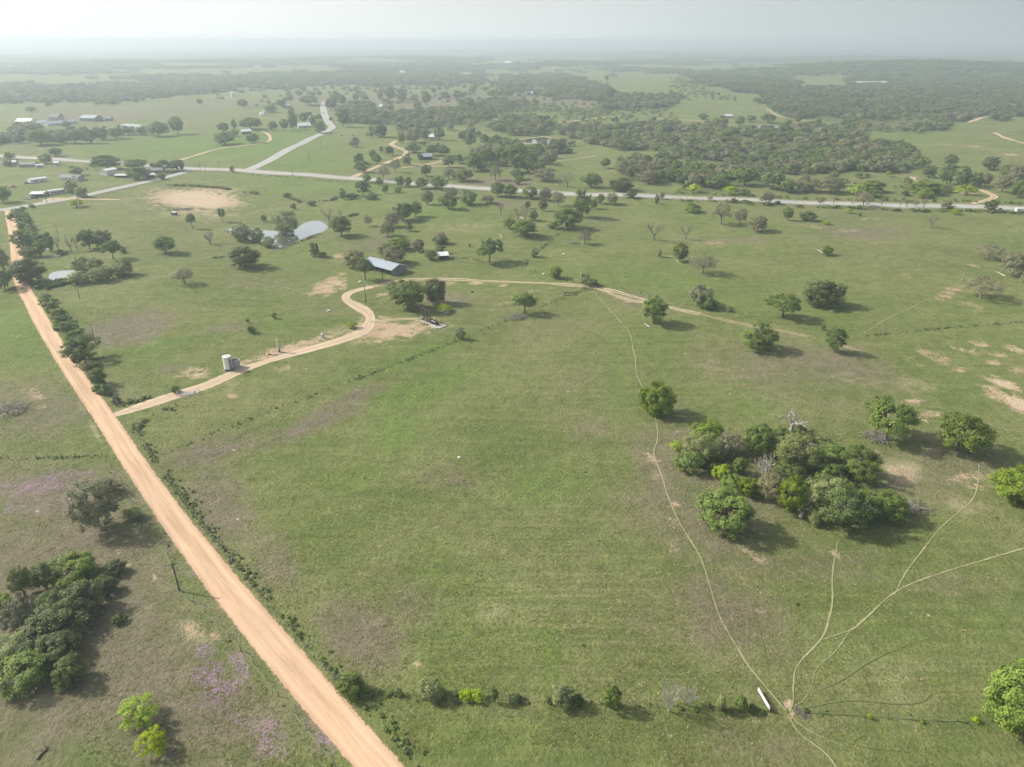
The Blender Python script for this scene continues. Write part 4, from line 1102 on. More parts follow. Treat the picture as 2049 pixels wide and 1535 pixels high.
T = '''
G thin 65 68 205 218|large sparse olive-brown oak, biggest of the group below the paved road
G thin 205 112 300 225|sparse open-crowned oak right beside the large brownish oak
G olive 288 158 435 272|low wide olive-green tree at the front of the group below the paved road
G oak 520 112 585 195|small upright green oak standing beside a low dark rounded one
G live 622 135 735 200|low dark rounded oak beside the small upright green oak
G lbush 775 195 822 223|low yellowish-green bush alone in the pasture near pale bare specks
G lbush 925 115 965 150|small bright green bush beside a tiny dark juniper below the paved road
G dbush 1003 143 1022 168|tiny dark juniper beside the small bright green bush
G bare 1415 155 1510 240|lone leafless tree in the far pasture with a fallen limb at its foot
G lbush 1588 118 1640 158|flat bright green bush near the paved road and the dark cedar
G cedar 1795 62 1880 138|dark cedar against the paved road with a fallen trunk at its base
G olive 368 8 462 90|round olive tree overlapping the near edge of the paved road
G thin 975 15 1090 106|sparse oak with dark brush at its base on the road fence
G thin 735 42 785 96|thin scrubby sapling on the road fence, left of the sparse oak
G bare 825 32 865 97|slender leafless sapling leaning on the road fence
G bare 955 62 975 100|tiny bare sapling just left of the sparse roadside oak
G bare 1130 48 1165 106|leafless sapling just right of the sparse roadside oak
G bare 1250 50 1285 108|leafless sapling, left one of a thin pair on the road fence
G bare 1285 45 1325 108|leafless sapling, right one of a thin pair on the road fence
G thin 1345 60 1380 112|scrubby olive sapling between bare ones on the road fence
G bare 1390 42 1440 113|tall forked leafless sapling on the road fence
G dbush 1530 88 1600 126|low dark brush clump on the road fence beyond the saplings
G thin 1545 60 1590 112|thin sapling rising out of the low dark brush clump
G dbush 190 55 235 80|low dark shrub at the road edge left of the round olive tree
G dbush 478 70 512 90|small dark shrub just right of the round roadside olive tree
G thin 40 35 85 72|small thin sapling at the left end of the near road fence
G dbush 1880 112 1910 138|low dark shrub right next to the dark roadside cedar
P thin 1376 505 1434 549|brownish sparse oak with its shadow, midway across the right pasture
P olive 1376 566 1425 614|olive oak beyond the two-track curve with dark brush to its right
G bush -20 705 110 755|low dark brush under the olive oak beside the two-track
G pbush 150 728 200 770|small grey-green bush at the fence right of the olive oak's brush
G fbush 765 347 832 416|vivid green regrowth on a fallen tree in open pasture
G thin 1730 340 1915 436|low wide sparse oak near the right edge, in front of a bigger one
G olive 1880 385 2060 558|large olive oak at the right edge with a white log beside it
G olive 2020 528 2110 600|olive bush cut by the right edge of the photo below the large oak
G thin 1655 535 1892 692|broad low sparse oak standing on bare sandy ground
G live 652 562 895 752|big dense dark live oak, roundest and darkest in the right pasture
G oakt 415 648 632 816|spreading oak with clear trunk and brush heaped at its foot
G mid 255 830 486 1032|full green oak with a long shadow at the end of the two-track
G mid 783 855 915 1036|narrow tall green oak near the fence corner
G bush 762 850 792 888|small grey bush just left of the narrow tall oak
H fresh 178 145 356 332|lone round bright green tree where the cow path disappears beneath it
H oakt 1250 232 1512 442|spreading oak with bare trunk over a brush heap, above the thicket
H oak 1600 288 1852 497|rounded oak beside sandy patches, right of the spreading one
H fresh 1885 553 2110 757|full green tree cut by the right edge of the photo
H fresh 470 672 724 896|large round dense tree standing apart in front of the thicket
H lime 335 428 402 492|small yellow-green tree at the thicket's far left tip
H bush 355 470 492 597|dark green bush below the thicket's left tip
H fresh 440 325 597 485|green tree at the upper left corner of the thicket
H willow 400 380 565 562|pale grey-green tree in the left part of the thicket
H olive 540 390 692 525|olive feathery tree between green ones on the thicket's upper side
H fresh 690 350 847 515|bright green round-topped tree on the thicket's back edge
H snag 855 272 992 400|tall grey dead tree behind the thicket with clawed limbs
H bush 835 358 902 432|green bush at the foot of the tall dead tree
H willow 842 385 1058 590|large pale willowy tree in the middle of the thicket
H mid 828 520 985 625|green bushy tree at the base of the large pale one
H fbush 1055 458 1182 535|vivid dark green bush right of the large pale willowy tree
H mid 1148 458 1350 645|wide green tree on the thicket's right shoulder
H mid 1055 540 1165 645|green tree tucked left of the wide shoulder tree
H lime 540 530 632 640|small bright tree in the front left of the thicket
H fresh 638 512 708 605|yellowish-green small tree next to the front-left bright one
H fbush 590 590 672 685|low bright bush in the thicket's front-left gap
H fresh 663 608 768 715|bright green small round tree on the thicket's front edge
H olive 752 588 884 745|pale olive tree on the front edge between two bright ones
H baresh 735 520 840 600|heap of grey bare brush in the gap inside the thicket
H snag 765 495 842 600|small whitish dead snag in the gap inside the thicket
H fresh 848 598 990 800|bright leafy tree left of the lower dead snag
H snag 922 672 1022 815|pale dead tree standing in front of the thicket's lower edge
H willow 995 588 1205 770|mid-green feathery tree right above the lower dead snag
H mid 1030 650 1300 885|largest green tree at the front bottom of the thicket
H mid 1195 672 1325 840|dark green tree right of the thicket's largest front tree
H fresh 1288 672 1462 835|bright green tree forming the thicket's lower right tip
H pbush 1000 770 1060 850|pale brushy shrub at the foot of the lower dead tree
H pile 1440 690 1570 790|low scatter of dark cut branches right of the thicket
H pile 1283 392 1392 442|brush heap under the spreading oak above the thicket
K fresh 1795 632 2140 1045|huge yellow-olive live oak at the lower right edge of the photo
K baresh 45 705 165 908|tall bare whitish shrub on the near fence
K baresh 165 728 255 872|thinner bare shrub right beside the tall whitish one
K pbush 360 798 420 888|small pale bush on the fence left of the white gate
K bush 465 800 525 884|small green bush on the fence nearest the white gate
K bush 542 850 572 882|tiny green shrub between the bush and the white gate
K lbush 1188 898 1216 932|tiny bright green shrub on the overgrown fence right of the worn gap
K lbush 1765 915 1800 950|tiny yellow-green shrub beside the huge lower-right oak
K pile 800 875 870 912|heap of old branches just right of the worn cattle gap
J bush 232 718 378 868|round green bush where the near fence meets the dirt road
J pbush 552 803 602 862|small pale shrub, second plant from the road on the near fence
J pbush 698 758 832 888|pale green bush with a dark base, left of the yellow-green hedge
J pbush 893 812 932 860|small yellowish shrub against the left end of the low hedge
J lbush 930 818 1005 890|left half of the low yellow-green hedge on the near fence
J lbush 990 820 1075 892|right half of the low yellow-green hedge on the near fence
J cedar 1122 803 1162 902|small upright dark juniper just right of the hedge
J dbush 1222 848 1292 902|low dark shrub right of the upright juniper
J pbush 1470 783 1600 932|big pale-topped bush with a dark base, middle of the near fence
J dbush 1595 843 1662 915|dark shrub hugging the right side of the big pale-topped bush
J bush 1778 800 1872 942|medium green bush on the fence between the big bush and bare shrubs
J pbush 1436 860 1470 900|tiny pale shrub left of the big pale-topped bush
I grey 340 235 562 502|large grey-green thorny tree on the verge west of the dirt road
I grey 425 230 548 320|smaller grey-green crown behind the large verge tree
I pbush 560 355 640 425|pale wispy shrub right of the large grey-green verge tree
I fresh 238 580 445 730|green-topped tree at the top of the lower-left grove
I mid 150 612 265 750|mid-green tree on the grove's upper left slope
I mid 60 632 165 780|dark green tree left of the grove's top
I fresh -30 760 72 860|bright green tree cut by the left edge beside the grove
I live 470 605 567 682|small dark oak at the grove's upper right corner
I live 420 678 535 770|dark tree on the grove's right flank
I grey 20 758 205 955|broad dark grey-green tree in the grove's left middle
I mid 170 738 335 868|green tree near the centre of the grove
I live 300 698 475 868|dark oak right of the grove's centre
I live 120 798 405 988|widest dark olive oak across the middle of the grove
I willow -30 928 180 1090|pale silvery tree at the left edge of the grove
I live 180 938 368 1085|dark olive tree in the grove's lower right
I mid -20 1030 245 1205|dark green tree filling the grove's bottom left corner
I live 262 1038 398 1172|round dark oak alone at the grove's lower right tip
I pbush 250 1153 308 1198|small pale shrub under the round dark oak of the grove
I dbush 505 843 568 892|low dark shrub apart from the grove, toward the road
I lime 532 1210 722 1368|larger of two vivid lime-green trees by the dirt road
I lime 626 1356 768 1488|smaller of two vivid lime-green trees by the dirt road
D pile 0 1160 145 1308|big pile of grey dead brush at the left edge of the photo
D live 88 350 292 520|big dark green tree leaning over the dirt road near the small pond
D olive -30 290 82 460|brownish tree at the left edge beside the dirt road
D mid -30 418 92 558|green tree at the left edge opposite the big dark one
D mid 78 178 225 305|spreading tree on the east side of the dirt road, upstream of the grove
D mid 120 290 232 362|low green tree just behind the big dark roadside tree
D mid 208 250 292 352|round green tree near white debris by the road
D mid 280 195 347 322|upright leaning tree beside the utility pole
D bare 340 225 382 312|bent bare trunk beside the upright leaning tree
D bare 408 203 470 322|tall pale leafless tree, left of two
D bare 460 215 498 318|slimmer pale leafless tree, right of two
D oak 495 178 605 305|dark green tree, left half of the tall grove above the small pond
D oak 580 178 697 302|dark green tree, right half of the tall grove above the small pond
D oakt 638 248 757 368|leaning dark tree in front of the tall grove
D dbush 742 298 780 330|small dark shrub right of the leaning dark tree
D dbush 348 303 408 342|low dark shrub below the two pale leafless trees
D willow 430 430 565 520|pale willow nearest the small pond
D willow 440 338 565 445|pale willow behind the small pond, upper left of its clump
D willow 540 348 648 455|pale brownish willow in the middle of the clump by the small pond
D willow 555 400 705 505|broad grey-green willow in the front of the clump by the small pond
D willow 690 365 825 475|light green willow at the right end of the clump by the small pond
D oak 948 218 1090 328|lone rounded oak on the slope left of the large pond
D bare 1258 195 1322 275|small leafless tree between the lone rounded oak and the large pond
E live 218 425 487 605|broad dense dark oak below the large pond
D thin 1068 412 1202 522|sparse brownish oak alone in the pasture below the pond
D oakt 1156 80 1210 178|small vase-shaped tree left of its twin near the bare dirt pad
D oakt 1342 52 1395 137|small vase-shaped tree on a thin trunk near the bare dirt pad
D bush 270 600 305 650|small bush at the top of the hedge row along the dirt road
D bush 292 628 352 690|second bush down the hedge row along the dirt road
D pbush 325 668 375 728|pale bush third down the hedge row along the dirt road
D bush 345 708 405 770|fourth bush down the hedge row along the dirt road
D mid 370 745 445 835|thicker tree-like bush in the hedge row along the dirt road
D bush 415 800 475 862|bush directly above the leaning roadside tree
D mid 415 812 628 1005|large leaning green tree at the road with a fallen limb
D olive 500 980 575 1065|olive shrubby tree just below the large leaning roadside tree
D mid 552 1030 658 1145|green shrubby tree at the low end of the roadside hedge row
D bush 620 1130 672 1200|bush at the bottom of the roadside hedge row
D dbush 688 1200 742 1252|small dark round bush at the road and lane junction
D bush 1055 1140 1105 1188|small green bush beside the lane gate
D bush 98 78 142 122|small bush at the north end of the dirt road's east side
D bush 108 108 152 150|round bush second from the north end of the dirt road
D mid 108 135 172 190|taller bush third from the north end of the dirt road
D lbush 428 12 518 48|low yellowish bush in the pasture below the bare dirt pad
D bush 125 42 158 62|tiny bush at the paved road corner with the dirt road
D bush 178 25 215 48|small dark shrub beside the paved branch road
E bush 640 22 700 58|low round bush in open grass above the large pond
E bush 828 88 882 126|low bush on the creek line above the large pond
E dbush 698 106 742 152|small dark shrub above the big pale willow
E willow 545 138 772 345|big pale willow overhanging the large pond
E willow 240 250 402 400|willow on the left bank of the large pond
E willow 385 285 505 402|thin feathery willow at the water's edge, left bank
E willow 478 348 582 448|small willow on the near spit of the large pond
E mid 468 190 522 248|small round tree left of the big pale willow
E baresh 42 315 122 420|small leafless shrub tree left of the large pond
E bare 933 128 1052 250|grey leafless tree at the right end of the large pond
E oak 998 195 1178 358|rounded oak right of the large pond
E bare 1058 150 1102 205|small grey bare tree behind the rounded oak
E thin 1255 190 1332 282|small sparse oak alone right of the rounded pond oak
E olive 1378 240 1505 362|olive tree at the low end of the tree band behind the barn
E olive 1415 170 1542 292|olive tree second in the band climbing away behind the barn
E oak 1478 95 1645 238|large green oak in the band climbing away behind the barn
E oak 1600 82 1705 210|green oak at the top of the band behind the barn
E dbush 1583 240 1632 318|small dark shrub right of the tree band
E cedar 845 402 920 518|dark cedar with brush at its foot left of the barn
E dbush 905 482 970 518|low brush trailing right of the dark cedar
E olive 1085 450 1282 605|olive oak left of the barn
E oakt 1198 520 1342 697|green oak in front of the barn's left end
E fresh 1440 362 1622 468|bright green tree behind the barn
E mid 1358 410 1482 510|mid-green tree behind the barn's ridge
E olive 1383 425 1602 580|wide pale olive oak just behind the barn roof
E grey 1618 372 1742 482|grey-green tree right of the bright tree behind the barn
E mid 1718 455 1832 542|round green tree beside the small white-roofed shed
E bush 1810 418 1885 492|dark rounded bush behind the small white-roofed shed
E thin 1800 308 1902 418|sparse oak with dark brush beneath, behind the shed
E bush 1790 370 1905 420|dark brush under the sparse oak behind the shed
E oak 1455 690 1742 920|large spreading oak between barn and pump jack
E live 1730 668 1892 884|dark round oak adjoining the large spreading one near the pump jack
E lbush 1828 880 1922 950|bright green bush right behind the pump jack
E fbush 363 1038 428 1102|small leafy green bush alone in the pasture above the white tank
E pbush 552 938 588 988|tiny pale bush in the pasture, right one of three
E dbush 358 985 382 1022|tiny dark shrub in the pasture above the leafy one
E lbush 1132 1008 1218 1068|low bright bush beside the sandy lane
F olive 145 2 232 104|olive oak between the band and the next cluster below the paved road
F mid 265 22 398 136|round tree cluster with a paler top below the paved road
F olive 300 -20 400 60|olive tree rising behind the round cluster
F mid 393 0 538 108|dark-based tree right of the round cluster below the paved road
F olive 545 30 652 97|low olive tree right of the dark-based one
F bare 655 72 722 168|leafless tree with reaching limbs in front of the low olive tree
F bare 765 108 850 218|wide leafless brownish tree beside fallen wood
F bare 815 98 893 205|taller leafless tree right behind the brownish one
F mid 850 72 897 130|small round green tree behind the leafless pair
F cedar 885 138 947 214|small pointed dark cedar right of the leafless pair
F fbush 710 182 792 268|bright green bushy tree below the leafless pair
F bush 760 245 935 325|low green brush on a fallen trunk
F mid 945 62 1008 148|narrow green tree left of the big oak by the fence
F thin 1030 0 1132 112|sparse olive tree behind the big oak by the fence
F oak 1033 118 1242 264|big green oak at the head of the diagonal fence
F bush 1010 225 1085 266|low brush at the left foot of the big fence oak
F mid 1180 0 1310 192|dark tall tree behind the big fence oak
F mid 1298 60 1352 132|round tree right of the dark tall one
F mid 1338 25 1402 98|round green tree near the paved road right of the band
F olive 1400 20 1492 102|pale olive tree at the right end of the band near the road
F dbush 1530 22 1615 58|low dark shrub row against the paved road
F cedar 1736 30 1772 98|thin pointed cedar just below the paved road
F mid 1773 12 1807 64|small tree on the paved road edge right of the pointed cedar
F fbush 1945 98 2052 158|sprawling green brush right of the pointed cedar
F bare 1665 208 1802 347|brown leafless oak in mid pasture
F bare 1903 222 2002 342|slim leafless oak right of the brown one
F thin 1203 266 1317 372|sparse oak with a grey brush heap at its left foot
F pile 1170 342 1222 368|grey brush heap beside the sparse oak
F oakt 515 328 708 500|large dark oak at the fence corner right of the white-roofed shed
F pbush 885 383 948 462|small pale bush on the diagonal fence
F fresh 1018 515 1108 608|small round deep-green tree above the two-track
F pbush 1228 560 1298 645|grey-green bush at the gate on the two-track
F dbush 1275 632 1362 664|low dark brush right of the gate bush
F mid 1850 358 1972 496|medium green oak left of a pale wide one
F pbush 1753 398 1788 460|small wispy sapling left of the medium green oak
F oakt 768 698 932 850|oak with a visible trunk beside the fence and a brush heap
F pile 748 840 845 882|grey brush heap at the foot of the fence oak
F oak 1638 722 1824 920|full oak below the two-track with a white log
F pbush 380 928 452 1024|pale feathery bush on the fence below the pump jack
F lbush 260 782 345 830|vivid green sprig bush right of the pump jack's corner
F baresh 270 800 350 860|grey thorny brush under the vivid sprig bush
F mid 468 365 488 395|tiny stump-like green shrub left of the large corner oak
'''
for ln in T.strip().split('\n'):
    hd, lab = ln.split('|')
    c_, k_, *b4 = hd.split()
    plant(k_, [float(v) for v in b4], lab, crop=c_)

# zones further off: (zone phrase, crop, rows of kind + box)
Z = [
 ('in the creek line', 'A', '''mid -20 790 60 842;oak 80 788 155 842;oak 170 763 312 852;mid 330 778 402 842;oak 390 768 492 842;mid 480 758 582 842;mid 556 752 642 822;oak 640 748 722 812;mid 700 748 802 792;mid 800 738 882 792;oak 868 713 992 802;oak 1003 688 1082 790'''),
 ('on the hazy pasture', 'A', '''oak 150 625 212 657;oak 1150 580 1192 610;oak 1393 583 1457 630;mid 1545 613 1627 662;oak 1620 585 1672 628;mid 1680 558 1722 592;thin 1520 580 1552 606;mid 1725 530 1777 562;oak 1758 570 1872 617;mid 1855 530 1887 562'''),
 ('by the farmyard in the green field', 'A', '''oak 1273 720 1347 774;mid 1355 700 1392 762;oak 1403 695 1535 758;mid 1248 785 1387 852;mid 1345 760 1402 800;mid 1443 780 1527 840'''),
 ('by the north road farmhouse', 'A', '''mid 1570 710 1627 767;oak 1645 700 1692 767;mid 1690 655 1752 762;oak 1750 660 1805 722;cedar 1815 678 1857 742;mid 1833 708 1917 782'''),
 ('among the junction houses', 'A', '''mid 28 890 92 937;oak 288 866 367 918;mid 230 900 312 962;oak 543 928 708 994;oak 735 943 852 992;mid 878 953 917 987;oak 918 935 1010 1004;oak 995 935 1088 1002;mid 745 985 892 1056;mid 408 978 497 1032;willow 383 1053 462 1132;pbush 448 1095 517 1157;mid -30 1088 72 1192;bush 928 1012 972 1052;cedar 1348 972 1377 1010;willow 20 930 70 975'''),
 ('along the far farm track', 'B', '''oak 168 898 232 962;mid 175 938 268 1012;oak 262 878 302 932;oak 273 900 332 962;oak 318 858 347 896;oak 353 855 407 912;thin 298 970 392 1052;thin 378 930 452 1012;olive 468 768 562 837;mid 425 780 472 842;mid 560 760 622 822;oak 640 752 702 822;live 285 725 372 806;mid 253 735 287 777'''),
 ('round the farmhouse past the road', 'B', '''oak 468 838 562 897;oak 588 848 660 912;oak 650 848 732 914;mid 450 900 512 972;oak 540 898 577 948;oak 558 963 627 1034;oak 693 913 762 982;oak 753 903 817 957;olive 688 983 767 1052;bush 753 1012 872 1067;thin 958 968 1042 1058;oak 905 788 962 847;oak 975 788 1032 852;oak 780 768 832 827;oak 820 768 882 872'''),
 ('in the open grove past the road', 'B', '''oak 823 898 922 1004;oak 898 868 1002 972;mid 980 863 1082 962;oak 1068 848 1182 932;mid 1178 838 1292 922;live 1308 828 1412 897;oak 1078 898 1182 1012;mid 1168 898 1242 992;oak 1238 928 1297 992;mid 1078 988 1177 1054;bush 1108 1030 1162 1082;olive 1208 988 1352 1067;bare 1348 1008 1392 1092;bare 1378 1003 1462 1097;mid 1498 1008 1622 1102;live 1658 1038 1805 1122;olive 1818 1008 1972 1082;olive 1763 918 1902 1014;oak 1613 923 1672 987;thin 1703 913 1752 972'''),
 ('hugging the paved road\'s near side', 'B', '''mid 298 1038 347 1087;mid 223 1018 272 1072;mid 410 1028 472 1097;mid 463 1033 514 1097;oak 528 1038 612 1107;mid 613 1028 722 1112;oak 183 1058 264 1145;mid 83 1103 127 1170;bush 338 1083 372 1134;bush 406 1093 450 1132;bush 233 1133 303 1170;oak 963 1068 1060 1152;oak 1040 1075 1130 1158;mid 1150 1090 1252 1166;olive 1250 1100 1330 1180;mid 120 1130 190 1168'''),
 ('in the scrub past the road', 'C', '''live 1788 918 1897 1000;thin 1883 958 1972 1032;oak 1568 903 1652 980;mid 1438 968 1532 1044;lime 1010 1063 1110 1152;fresh 1090 1055 1220 1130;bush 1130 1110 1210 1160;fresh 1378 1063 1545 1145;lbush 1653 1098 1757 1148;pbush 1538 1083 1622 1132;mid 1540 958 1642 1084;live 1638 978 1722 1104;mid 1698 1008 1802 1094;olive 1778 1008 1852 1096;olive 1868 1028 1965 1130;olive 1950 970 2060 1070;mid 1960 1060 2080 1165;lbush 280 1108 362 1144;bush 365 1108 432 1147;lbush 75 1095 160 1132;lbush 0 1098 48 1130;olive 905 1000 970 1052;thin 1065 1120 1110 1160;oak 500 1000 640 1110;oak 610 1050 700 1130;mid 640 1090 700 1135;olive 690 1030 830 1130;oak 340 980 480 1090;mid 170 1030 300 1110;olive 820 1050 1000 1140;fbush 1420 1120 1500 1165;bush 1320 1110 1375 1150'''),
 ('round the far round pond', 'C', '''mid 220 680 315 752;oak 500 668 592 722;mid 735 720 790 768;oak 640 700 690 738;oak 350 680 410 740;mid 410 675 480 715;mid 130 665 200 705;cedar 555 733 582 770;oak 700 680 745 720;bush 485 765 535 800;bush 570 770 605 800;oak 815 690 855 740;mid 610 720 680 780;oak 290 765 345 812'''),
 ('on the hazy brown pasture', 'B', '''cedar 255 595 300 635;oak 160 552 202 590;mid 305 525 345 590;mid 350 515 415 590;mid 410 530 490 598;oak 565 540 625 622;mid 515 598 575 640;cedar 168 508 197 536;oak 622 512 655 550;mid 665 535 730 575;mid 740 540 830 578;oak 843 505 892 552;mid 885 565 918 600;oak 945 530 1040 575;oak 1035 530 1110 572;mid 770 598 895 640;mid 1570 555 1650 605;oak 1625 515 1700 590;mid 1635 440 1662 476'''),
 ('in the north road\'s hazy row', 'A', '''mid 1930 535 2005 600;oak 1903 575 1975 650;mid 1975 640 2049 745;oak 1985 560 2030 620;mid 1925 685 1952 710'''),
]
ORD = ['first', 'second', 'third', 'fourth', 'fifth', 'sixth', 'seventh', 'eighth', 'ninth', 'tenth', 'eleventh', 'twelfth', 'thirteenth', 'fourteenth', 'fifteenth', 'sixteenth', 'seventeenth', 'eighteenth', 'nineteenth', 'twentieth']
for phrase, c_, rows in Z:
    items = []
    for rw in rows.split(';'):
        k_, *b4 = rw.split(); items.append((k_, [float(v) for v in b4]))
    items.sort(key=lambda q: q[1][0] + q[1][2])
    byk = {}
    for k_, b in items: byk.setdefault(k_, []).append(b)
    for k_, bs in byk.items():
        for i, b in enumerate(bs):
            lk = LOOK[k_]
            if len(bs) == 1: lab = 'only %s %s' % (lk, phrase)
            elif i == 0: lab = 'leftmost %s %s' % (lk, phrase)
            elif i == len(bs) - 1: lab = 'rightmost %s %s' % (lk, phrase)
            else: lab = '%s %s from the left %s' % (ORD[i], lk, phrase)
            plant(k_, b, lab, group='trees ' + phrase, crop=c_)
print('trees', len(TREES_W))
TW = np.array(TREES_W)

# ---------------------------------------------------------------- massed woods as one object (geometry nodes)
def low_proto(name, leaf, seed, k=26, per=26, size=.055, clump=.16, cz=.52, rz=.42, rx=.44, trunk=True, low=-.7):
    r = np.random.default_rng(seed)
    C = crown_centres(r, k, cz, rx, rz, .25, low, .45)
    V_, F_, T_ = leaf_cloud(r, C, clump * (.7 + .6 * r.random(k)), per, size, .6)
    V_[:, 2] = np.maximum(V_[:, 2], 0)
    return make_mesh(name, V_, F_, LEAF[leaf], {'tint': ('FACE', T_)})

def scatter(name, pts, scl, rot, protos, label=None, which=None, kind='stuff', seed=1):
    """one point mesh whose geometry-nodes modifier sets a plant on each point"""
    me_ = bpy.data.meshes.new(name)
    me_.vertices.add(len(pts)); me_.vertices.foreach_set('co', np.asarray(pts, np.float32).ravel())
    a = me_.attributes.new('scl', 'FLOAT_VECTOR', 'POINT'); a.data.foreach_set('vector', np.asarray(scl, np.float32).ravel())
    a = me_.attributes.new('rot', 'FLOAT', 'POINT'); a.data.foreach_set('value', np.asarray(rot, np.float32))
    a = me_.attributes.new('which', 'INT', 'POINT'); a.data.foreach_set('value', np.asarray(which, np.int32))
    ob = mesh_obj(name, me_)
    ng = bpy.data.node_groups.new(name + '_nodes', 'GeometryNodeTree')
    ng.interface.new_socket('Geometry', in_out='INPUT', socket_type='NodeSocketGeometry')
    ng.interface.new_socket('Geometry', in_out='OUTPUT', socket_type='NodeSocketGeometry')
    gi = ng.nodes.new('NodeGroupInput'); go = ng.nodes.new('NodeGroupOutput')
    jn = ng.nodes.new('GeometryNodeJoinGeometry')
    for pm in reversed(protos):
        po = bpy.data.objects.new(pm.name + '_source', pm)       # data only, never linked to the scene
        oi = ng.nodes.new('GeometryNodeObjectInfo'); oi.inputs['Object'].default_value = po
        g2 = ng.nodes.new('GeometryNodeGeometryToInstance')
        ng.links.new(oi.outputs['Geometry'], g2.inputs[0]); ng.links.new(g2.outputs[0], jn.inputs[0])
    ip = ng.nodes.new('GeometryNodeInstanceOnPoints')
    ip.inputs['Pick Instance'].default_value = True
    def na_(nm_, typ):
        n = ng.nodes.new('GeometryNodeInputNamedAttribute'); n.data_type = typ; n.inputs[0].default_value = nm_
        return [q for q in n.outputs if q.enabled and q.name == 'Attribute'][0]
    ng.links.new(gi.outputs[0], ip.inputs['Points']); ng.links.new(jn.outputs[0], ip.inputs['Instance'])
    ng.links.new(na_('which', 'INT'), ip.inputs['Instance Index'])
    cb = ng.nodes.new('ShaderNodeCombineXYZ')
    ng.links.new(na_('rot', 'FLOAT'), cb.inputs[2])
    ng.links.new(cb.outputs[0], ip.inputs['Rotation'])
    ng.links.new(na_('scl', 'FLOAT_VECTOR'), ip.inputs['Scale'])
    ng.links.new(ip.outputs[0], go.inputs[0])
    md = ob.modifiers.new('scatter', 'NODES'); md.node_group = ng
    tag(ob, label, None, None, kind)
    return ob

WP = [low_proto('wood_tree', 'oak', 901, 36, 32, .042), low_proto('wood_tree', 'oak', 902, 36, 32, .042), low_proto('wood_tree', 'grey', 903, 36, 32, .042), low_proto('wood_tree', 'olive', 904, 36, 30, .040),
      low_proto('wood_tree', 'live', 905, 36, 32, .042), low_proto('wood_tree', 'willow', 906, 30, 30, .045), low_proto('wood_tree', 'fresh', 907, 30, 30, .045)]

def jitter_grid(x0, x1, y0, y1, s_):
    gx, gy = np.meshgrid(np.arange(x0, x1, s_), np.arange(y0, y1, s_))
    gx = gx.ravel() + (rng.random(gx.size) - .5) * s_ * .95; gy = gy.ravel() + (rng.random(gy.size) - .5) * s_ * .95
    return gx, gy

def pick_kind(kd, u, n):
    w = np.zeros(n, int)
    mix = np.array([0, 0, 1, 1, 2, 3, 3, 4, 2, 5]); drk = np.array([0, 1, 2, 2, 4, 4, 1, 3, 4, 2]); lgt = np.array([6, 5, 5, 1, 6, 3, 5, 0, 6, 5])
    ii = (u * 10).astype(int) % 10
    return np.where(kd == 0, mix[ii], np.where(kd == 1, drk[ii], lgt[ii]))

def in_view(x, y, m=1.25):
    return (np.abs(np.arctan2(x, y)) < math.radians(46 if m > 1 else 40)) & (y > 0)

# near woods, tree by tree
x, y = jitter_grid(-1900, 1900, 380, 2300, 8.2)
r_ = np.hypot(x, y)
m = in_view(x, y) & (r_ < 2300)
x, y = x[m], y[m]
dn, kd = wood_density(x, y)
gap = vnoise(x, y, 22, 7) * .6 + vnoise(x, y, 9, 8) * .4
keep = (dn > .0) & (rng.random(len(x)) < np.where(dn >= .5, np.clip(dn * smooth(.34, .50, gap * .5 + .5 * vnoise(x, y, 55, 17)) + .06, 0, 1), dn * .75))
x, y, kd, dn = x[keep], y[keep], kd[keep], dn[keep]
ok = off_roads(x, y, 5)
for (tx, ty, tr_) in TREES_W:
    if math.hypot(tx, ty) > 350:
        ok &= (x - tx) ** 2 + (y - ty) ** 2 > (tr_ * .75 + 1.5) ** 2
for (ax, ay, arx, ary, lv) in PONDS:
    ok &= ((x - ax) / (arx * .95)) ** 2 + ((y - ay) / (ary * .95)) ** 2 > 1
x, y, kd = x[ok], y[ok], kd[ok]
n = len(x); u = rng.random(n)
wd = np.where(kd == 2, 4.5 + 4 * rng.random(n), 7.5 + 6 * rng.random(n) ** 1.3)
ht = wd * np.where(kd == 2, .7, .75) * (.8 + .35 * rng.random(n))
P3 = np.stack([x, y, hgt(x, y) - .2], 1)
print('wood trees', n)
scatter('woodland', P3, np.stack([wd, wd, ht], 1), rng.random(n) * 6.28, WP, None, pick_kind(kd, u, n))

# distant woods: groves of a dozen crowns each
def grove(name, leafs, seed, nt_=14, per=60):
    r = np.random.default_rng(seed)
    Vs = []; Fs = []; Ts = []; b = 0
    C = []; R_ = []
    for i in range(nt_):
        a = r.random() * 6.28; q = r.random() ** .5 * .5
        C.append((math.cos(a) * q, math.sin(a) * q, .45 + .25 * r.random())); R_.append(.13 + .07 * r.random())
    V_, F_, T_ = leaf_cloud(r, np.array(C), np.array(R_), per, .036, .8, 2.2)
    V_[:, 2] = np.clip(V_[:, 2], 0, 1)
    return make_mesh(name, V_, F_, LEAF[leafs], {'tint': ('FACE', T_)})
GP = [grove('grove', 'oak', 31), grove('grove', 'live', 32), grove('grove', 'grey', 33), grove('grove', 'oak', 34, 9)]
pts = []
for r0, r1, s_ in ((2300, 5200, 34), (5200, 11000, 75), (11000, 24000, 170)):
    x, y = jitter_grid(-r1 * .75, r1 * .75, r0 * .6, r1, s_)
    r_ = np.hypot(x, y)
    m = in_view(x, y, 1) & (r_ >= r0) & (r_ < r1)
    x, y = x[m], y[m]
    dn, kd = wood_density(x, y)
    k = rng.random(len(x)) < dn * .9 + .015
    x, y = x[k], y[k]
    n = len(x)
    sz = s_ * (1.0 + .5 * rng.random(n))
    pts.append((np.stack([x, y, hgt(x, y) - .4], 1), np.stack([sz, sz, 8 + 5 * rng.random(n)], 1)))
